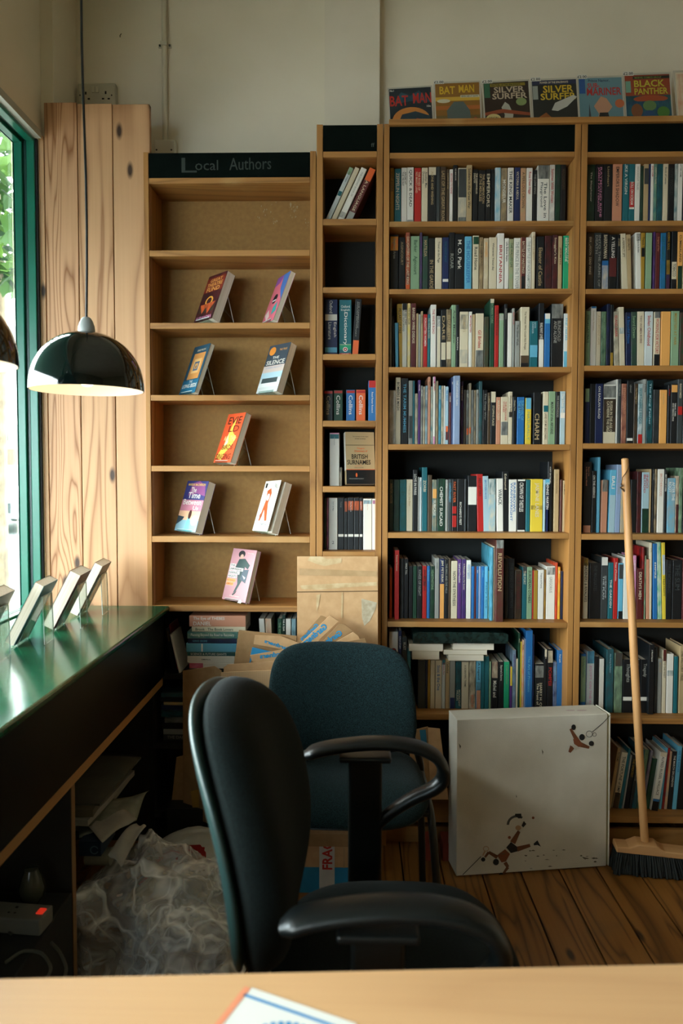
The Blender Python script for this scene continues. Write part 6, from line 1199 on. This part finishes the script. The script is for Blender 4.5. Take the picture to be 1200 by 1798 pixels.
MB().sweep([Vector((cxf-.23, 2.0, .418)), Vector((cxf+.25, 2.0, .418))], .009, seg=10, ref=(0, 0, 1)).build('cross_rail', M_METAL, fc, smooth=True)
q = P(582, 1450, 1.985); MB().sweep([q, q+Vector((.016, 0, 0))], .0045, seg=10, ref=(0, 0, 1)).build('seat_bolt', base('bolt_chrome', 'b8bcbc', .2, metal=1), fc, smooth=True)

# ---- near chair: swivel office chair with loop arms, facing right
nx0, ny0 = .055, 1.27
nc = empty('office_chair', (nx0, ny0, 0), 'dark fabric swivel office chair with black loop arms, facing right at the desk', 'chair')
zc2, hb2 = .778, .226
def nb(x, y, z, off=0, th=1):      # local x -> depth, y -> -X front, z up
    X = -.250-.186*(zc2+z-.84) + off - y
    u = x/.235
    return (X+.045*u*u*(.7 if u < 0 else 1.15)+.02*math.cos(z/hb2*1.6), ny0+.005+x, zc2+z)
MB().cushion(.235, hb2, .060, .024, n=2.7, p=7, fn=lambda x, y, z: nb(x, y*(1 if y > 0 else 1+.25*(1-(x/.235)**2)), z, .026), rings=12, seg=80).build('backrest', M_FAB, nc, smooth='all')
MB().cushion(.236, hb2-.001, .012, .014, n=2.7, p=12, fn=lambda x, y, z: nb(x, y, z, -.002), rings=10, seg=80).build('back_shell', base('shell_plastic', '1e3432', .4), nc, smooth='all')
pts = rsm([Vector((-.20, ny0, .66)), Vector((-.205, ny0, .50)), Vector((-.12, ny0, .43)), Vector((.05, ny0, .43))])
MB().sweep(pts, .012, .035, seg=12, ref=(0, 1, 0)).build('back_bracket', M_PLASTIC, nc, smooth=True)
zs_ = .535
def ns(x, y, z):
    X = .080+x; return (X, ny0+.005+z, zs_-y-.06*max(0, (x-.12)/.12)**2*.5)
MB().cushion(.232, .245, .0, .0, n=3.0, p=4, fn=ns) if False else None
MB().cushion(.232, .245, .045, .02, n=3.0, p=4.5, fn=lambda x, y, z: (ns(x, 0, z)[0], ns(x, 0, z)[1], ns(x, 0, z)[2]-.045-y), rings=12, seg=72).build('seat', M_FAB, nc, smooth='all')
MB().cushion(.222, .235, .0, .03, n=3.0, p=4.5, fn=lambda x, y, z: (ns(x, 0, z)[0], ns(x, 0, z)[1], ns(x, 0, z)[2]-.05-y), rings=8, seg=60).build('seat_pan', M_PLASTIC, nc, smooth='all')
MB().box(-.04, .15, ny0-.07, ny0+.07, .40, .445).build('tilt_mechanism', M_PLASTIC, nc, bevel=.01)
MB().lathe([(.026, .0), (.026, .17), (.016, .17), (.016, .30), (.0005, .30)], (nx0, ny0, .10), 24).build('gas_lift', M_METAL, nc, smooth=True)
for k in range(5):
    a = math.radians(18+72*k); d = Vector((math.cos(a), math.sin(a), 0)); c = Vector((nx0, ny0, 0))
    MB().sweep([c+Vector((0, 0, .105)), c+d*.15+Vector((0, 0, .098)), c+d*.29+Vector((0, 0, .072))], [.022, .018, .013], [.026, .02, .015], seg=10, ref=(0, 0, 1)).build('base_spoke', M_PLASTIC, nc, smooth=True); spk = bpy.context.scene.collection.objects[-1]
    w = c+d*.29; sd = Vector((-d.y, d.x, 0))
    for s2 in (-1, 1):
        MB().sweep([w+sd*(.006*s2)+Vector((0, 0, .026)), w+sd*(.024*s2)+Vector((0, 0, .026))], .026, seg=18, ref=(0, 0, 1)).build('castor', M_PLASTIC, nc, smooth=True).parent = spk
    MB().sweep([w+Vector((0, 0, .03)), w+Vector((0, 0, .068))], .008, seg=8, ref=(1, 0, 0)).build('castor_stem', M_METAL, nc).parent = spk
far = [(534, 1327), (560, 1316), (600, 1309), (650, 1304), (700, 1305), (740, 1313), (768, 1328), (780, 1350), (778, 1370), (762, 1385), (720, 1403), (680, 1430), (650, 1462), (628, 1484)]
farw = [P(x, y, 1.57) for x, y in far]
def arm(Y, dx=0, dz=0):
    pw = [Vector((p.x+dx, Y, p.z+dz)) for p in farw]
    pw[0].y += .0; sp = rsm(pw, 1, 5); n = len(sp); ra, rb = [], []
    for i in range(n):
        u = i/(n-1)
        if u < .04: f = .55+.45*u/.04
        else: f = 1
        if u < .5: a_, b_ = .0125, .029
        elif u < .62: k = (u-.5)/.12; a_, b_ = .0125+.003*k, .029-.006*k
        else: k = (u-.62)/.38; a_, b_ = .0155-.006*k, .023-.010*k
        ra.append(a_*f); rb.append(b_*f)
    MB().sweep(sp, ra, rb, seg=20, ref=(0, 1, 0), power=.8).build('armrest', M_PLASTIC, nc, smooth=True)
    a = P(612, 1340, 1.57); b = P(671, 1340, 1.57)
    MB().box(a.x+dx, b.x+dx, Y-.016, Y+.016, .44, a.z+dz+.012).build('arm_post', M_PLASTIC, nc, bevel=.006)
    MB().box(a.x+dx-.02, b.x+dx+.02, Y-.028, Y+.028, a.z+dz+.010, a.z+dz+.022).build('arm_bracket', M_PLASTIC, nc, bevel=.004)
    yy = sorted([Y, ny0+(.2 if Y > ny0 else -.2)])
    MB().box(a.x+dx, b.x+dx, yy[0]-.016, yy[1], .435, .450).build('arm_strut', M_METAL, nc, bevel=.003)
    for k in (-.018, 0, .018): MB().sweep([Vector(((a.x+b.x)/2+dx+k, Y-.0165, .66)), Vector(((a.x+b.x)/2+dx+k, Y-.0195, .66))], .0045, seg=10, ref=(0, 0, 1)).build('bolt', base('bolt_dark', '5a6a6a', .2, metal=1), nc, smooth=True)
arm(1.57); arm(.985, .010, -.010)

# ================================================================== desk in the foreground
dz = .775
L0 = PZ(-5, 1716, dz); R0 = PZ(1205, 1690, dz); dr = (R0-L0).normalized(); pn = Vector((dr.y, -dr.x, 0)); pn = pn if pn.y < 0 else -pn
A_ = L0-dr*.15; B_ = R0+dr*.15
dk = empty('desk', ((A_+B_)/2+pn*.3) * 1, 'pale oak desk edge running across the foreground', 'desk'); dk.location.z = 0
m = MB(); m.prism([A_, B_, B_+pn*.62, A_+pn*.62], (0, 0, -.028)); m.build('desk_top', M_DESK, dk, bevel=.004)
for q in (A_+dr*.05, B_-dr*.05):
    for k in (.05, .56):
        c = q+pn*k; MB().box(c.x-.022, c.x+.022, c.y-.022, c.y+.022, 0, dz-.029).build('desk_leg', M_DESK, dk, bevel=.003)
c0 = PZ(442, 1734, dz+.0012); c1 = PZ(626, 1797, dz+.0012); e = (c1-c0); g = Vector((e.y, -e.x, 0)); g = g if g.y < 0 else -g
g = g.normalized()*.15
bk = empty('printed_card', c0+e*.5+g*.5, 'white card with blue disc and orange edge on the foreground desk', 'card')
m = MB(); m.prism([c0, c1, c1+g, c0+g], (0, 0, -.001)); m.build('card', base('card_white', 'dfdcd4', .4), bk)
eu, gu = e/e.length, g/g.length
def cq(u, v, z=.0004): return c0+eu*u+gu*v+Vector((0, 0, z))
m = MB(); Lc = e.length
m.poly([cq(-.002, .012), cq(Lc, .012), cq(Lc, .016), cq(-.002, .016)], 0)
ccx, ccy = Lc*.62, .085
m.poly([cq(ccx+.043*math.cos(k*.2618), ccy+.043*math.sin(k*.2618)) for k in range(24)], 1)
for k in range(40):
    a = k*.157; u, v = ccx+.056*math.cos(a), ccy+.056*math.sin(a); m.poly([cq(u+.0035*math.cos(q*1.05), v+.0035*math.sin(q*1.05), .0005) for q in range(6)], 0)
m.build('blue_print', [base('card_cyan', '1c7fb8', .5), base('card_blue', '1450a8', .5)], bk).parent = bpy.data.objects['card']
m = MB(); m.poly([cq(-.008, .002), cq(0, .002), cq(0, .148), cq(-.008, .148)]); m.build('orange_edge', base('card_orange', 'e08a64', .5), bk)
# ------------------------------------------------------------------ check that labels are present
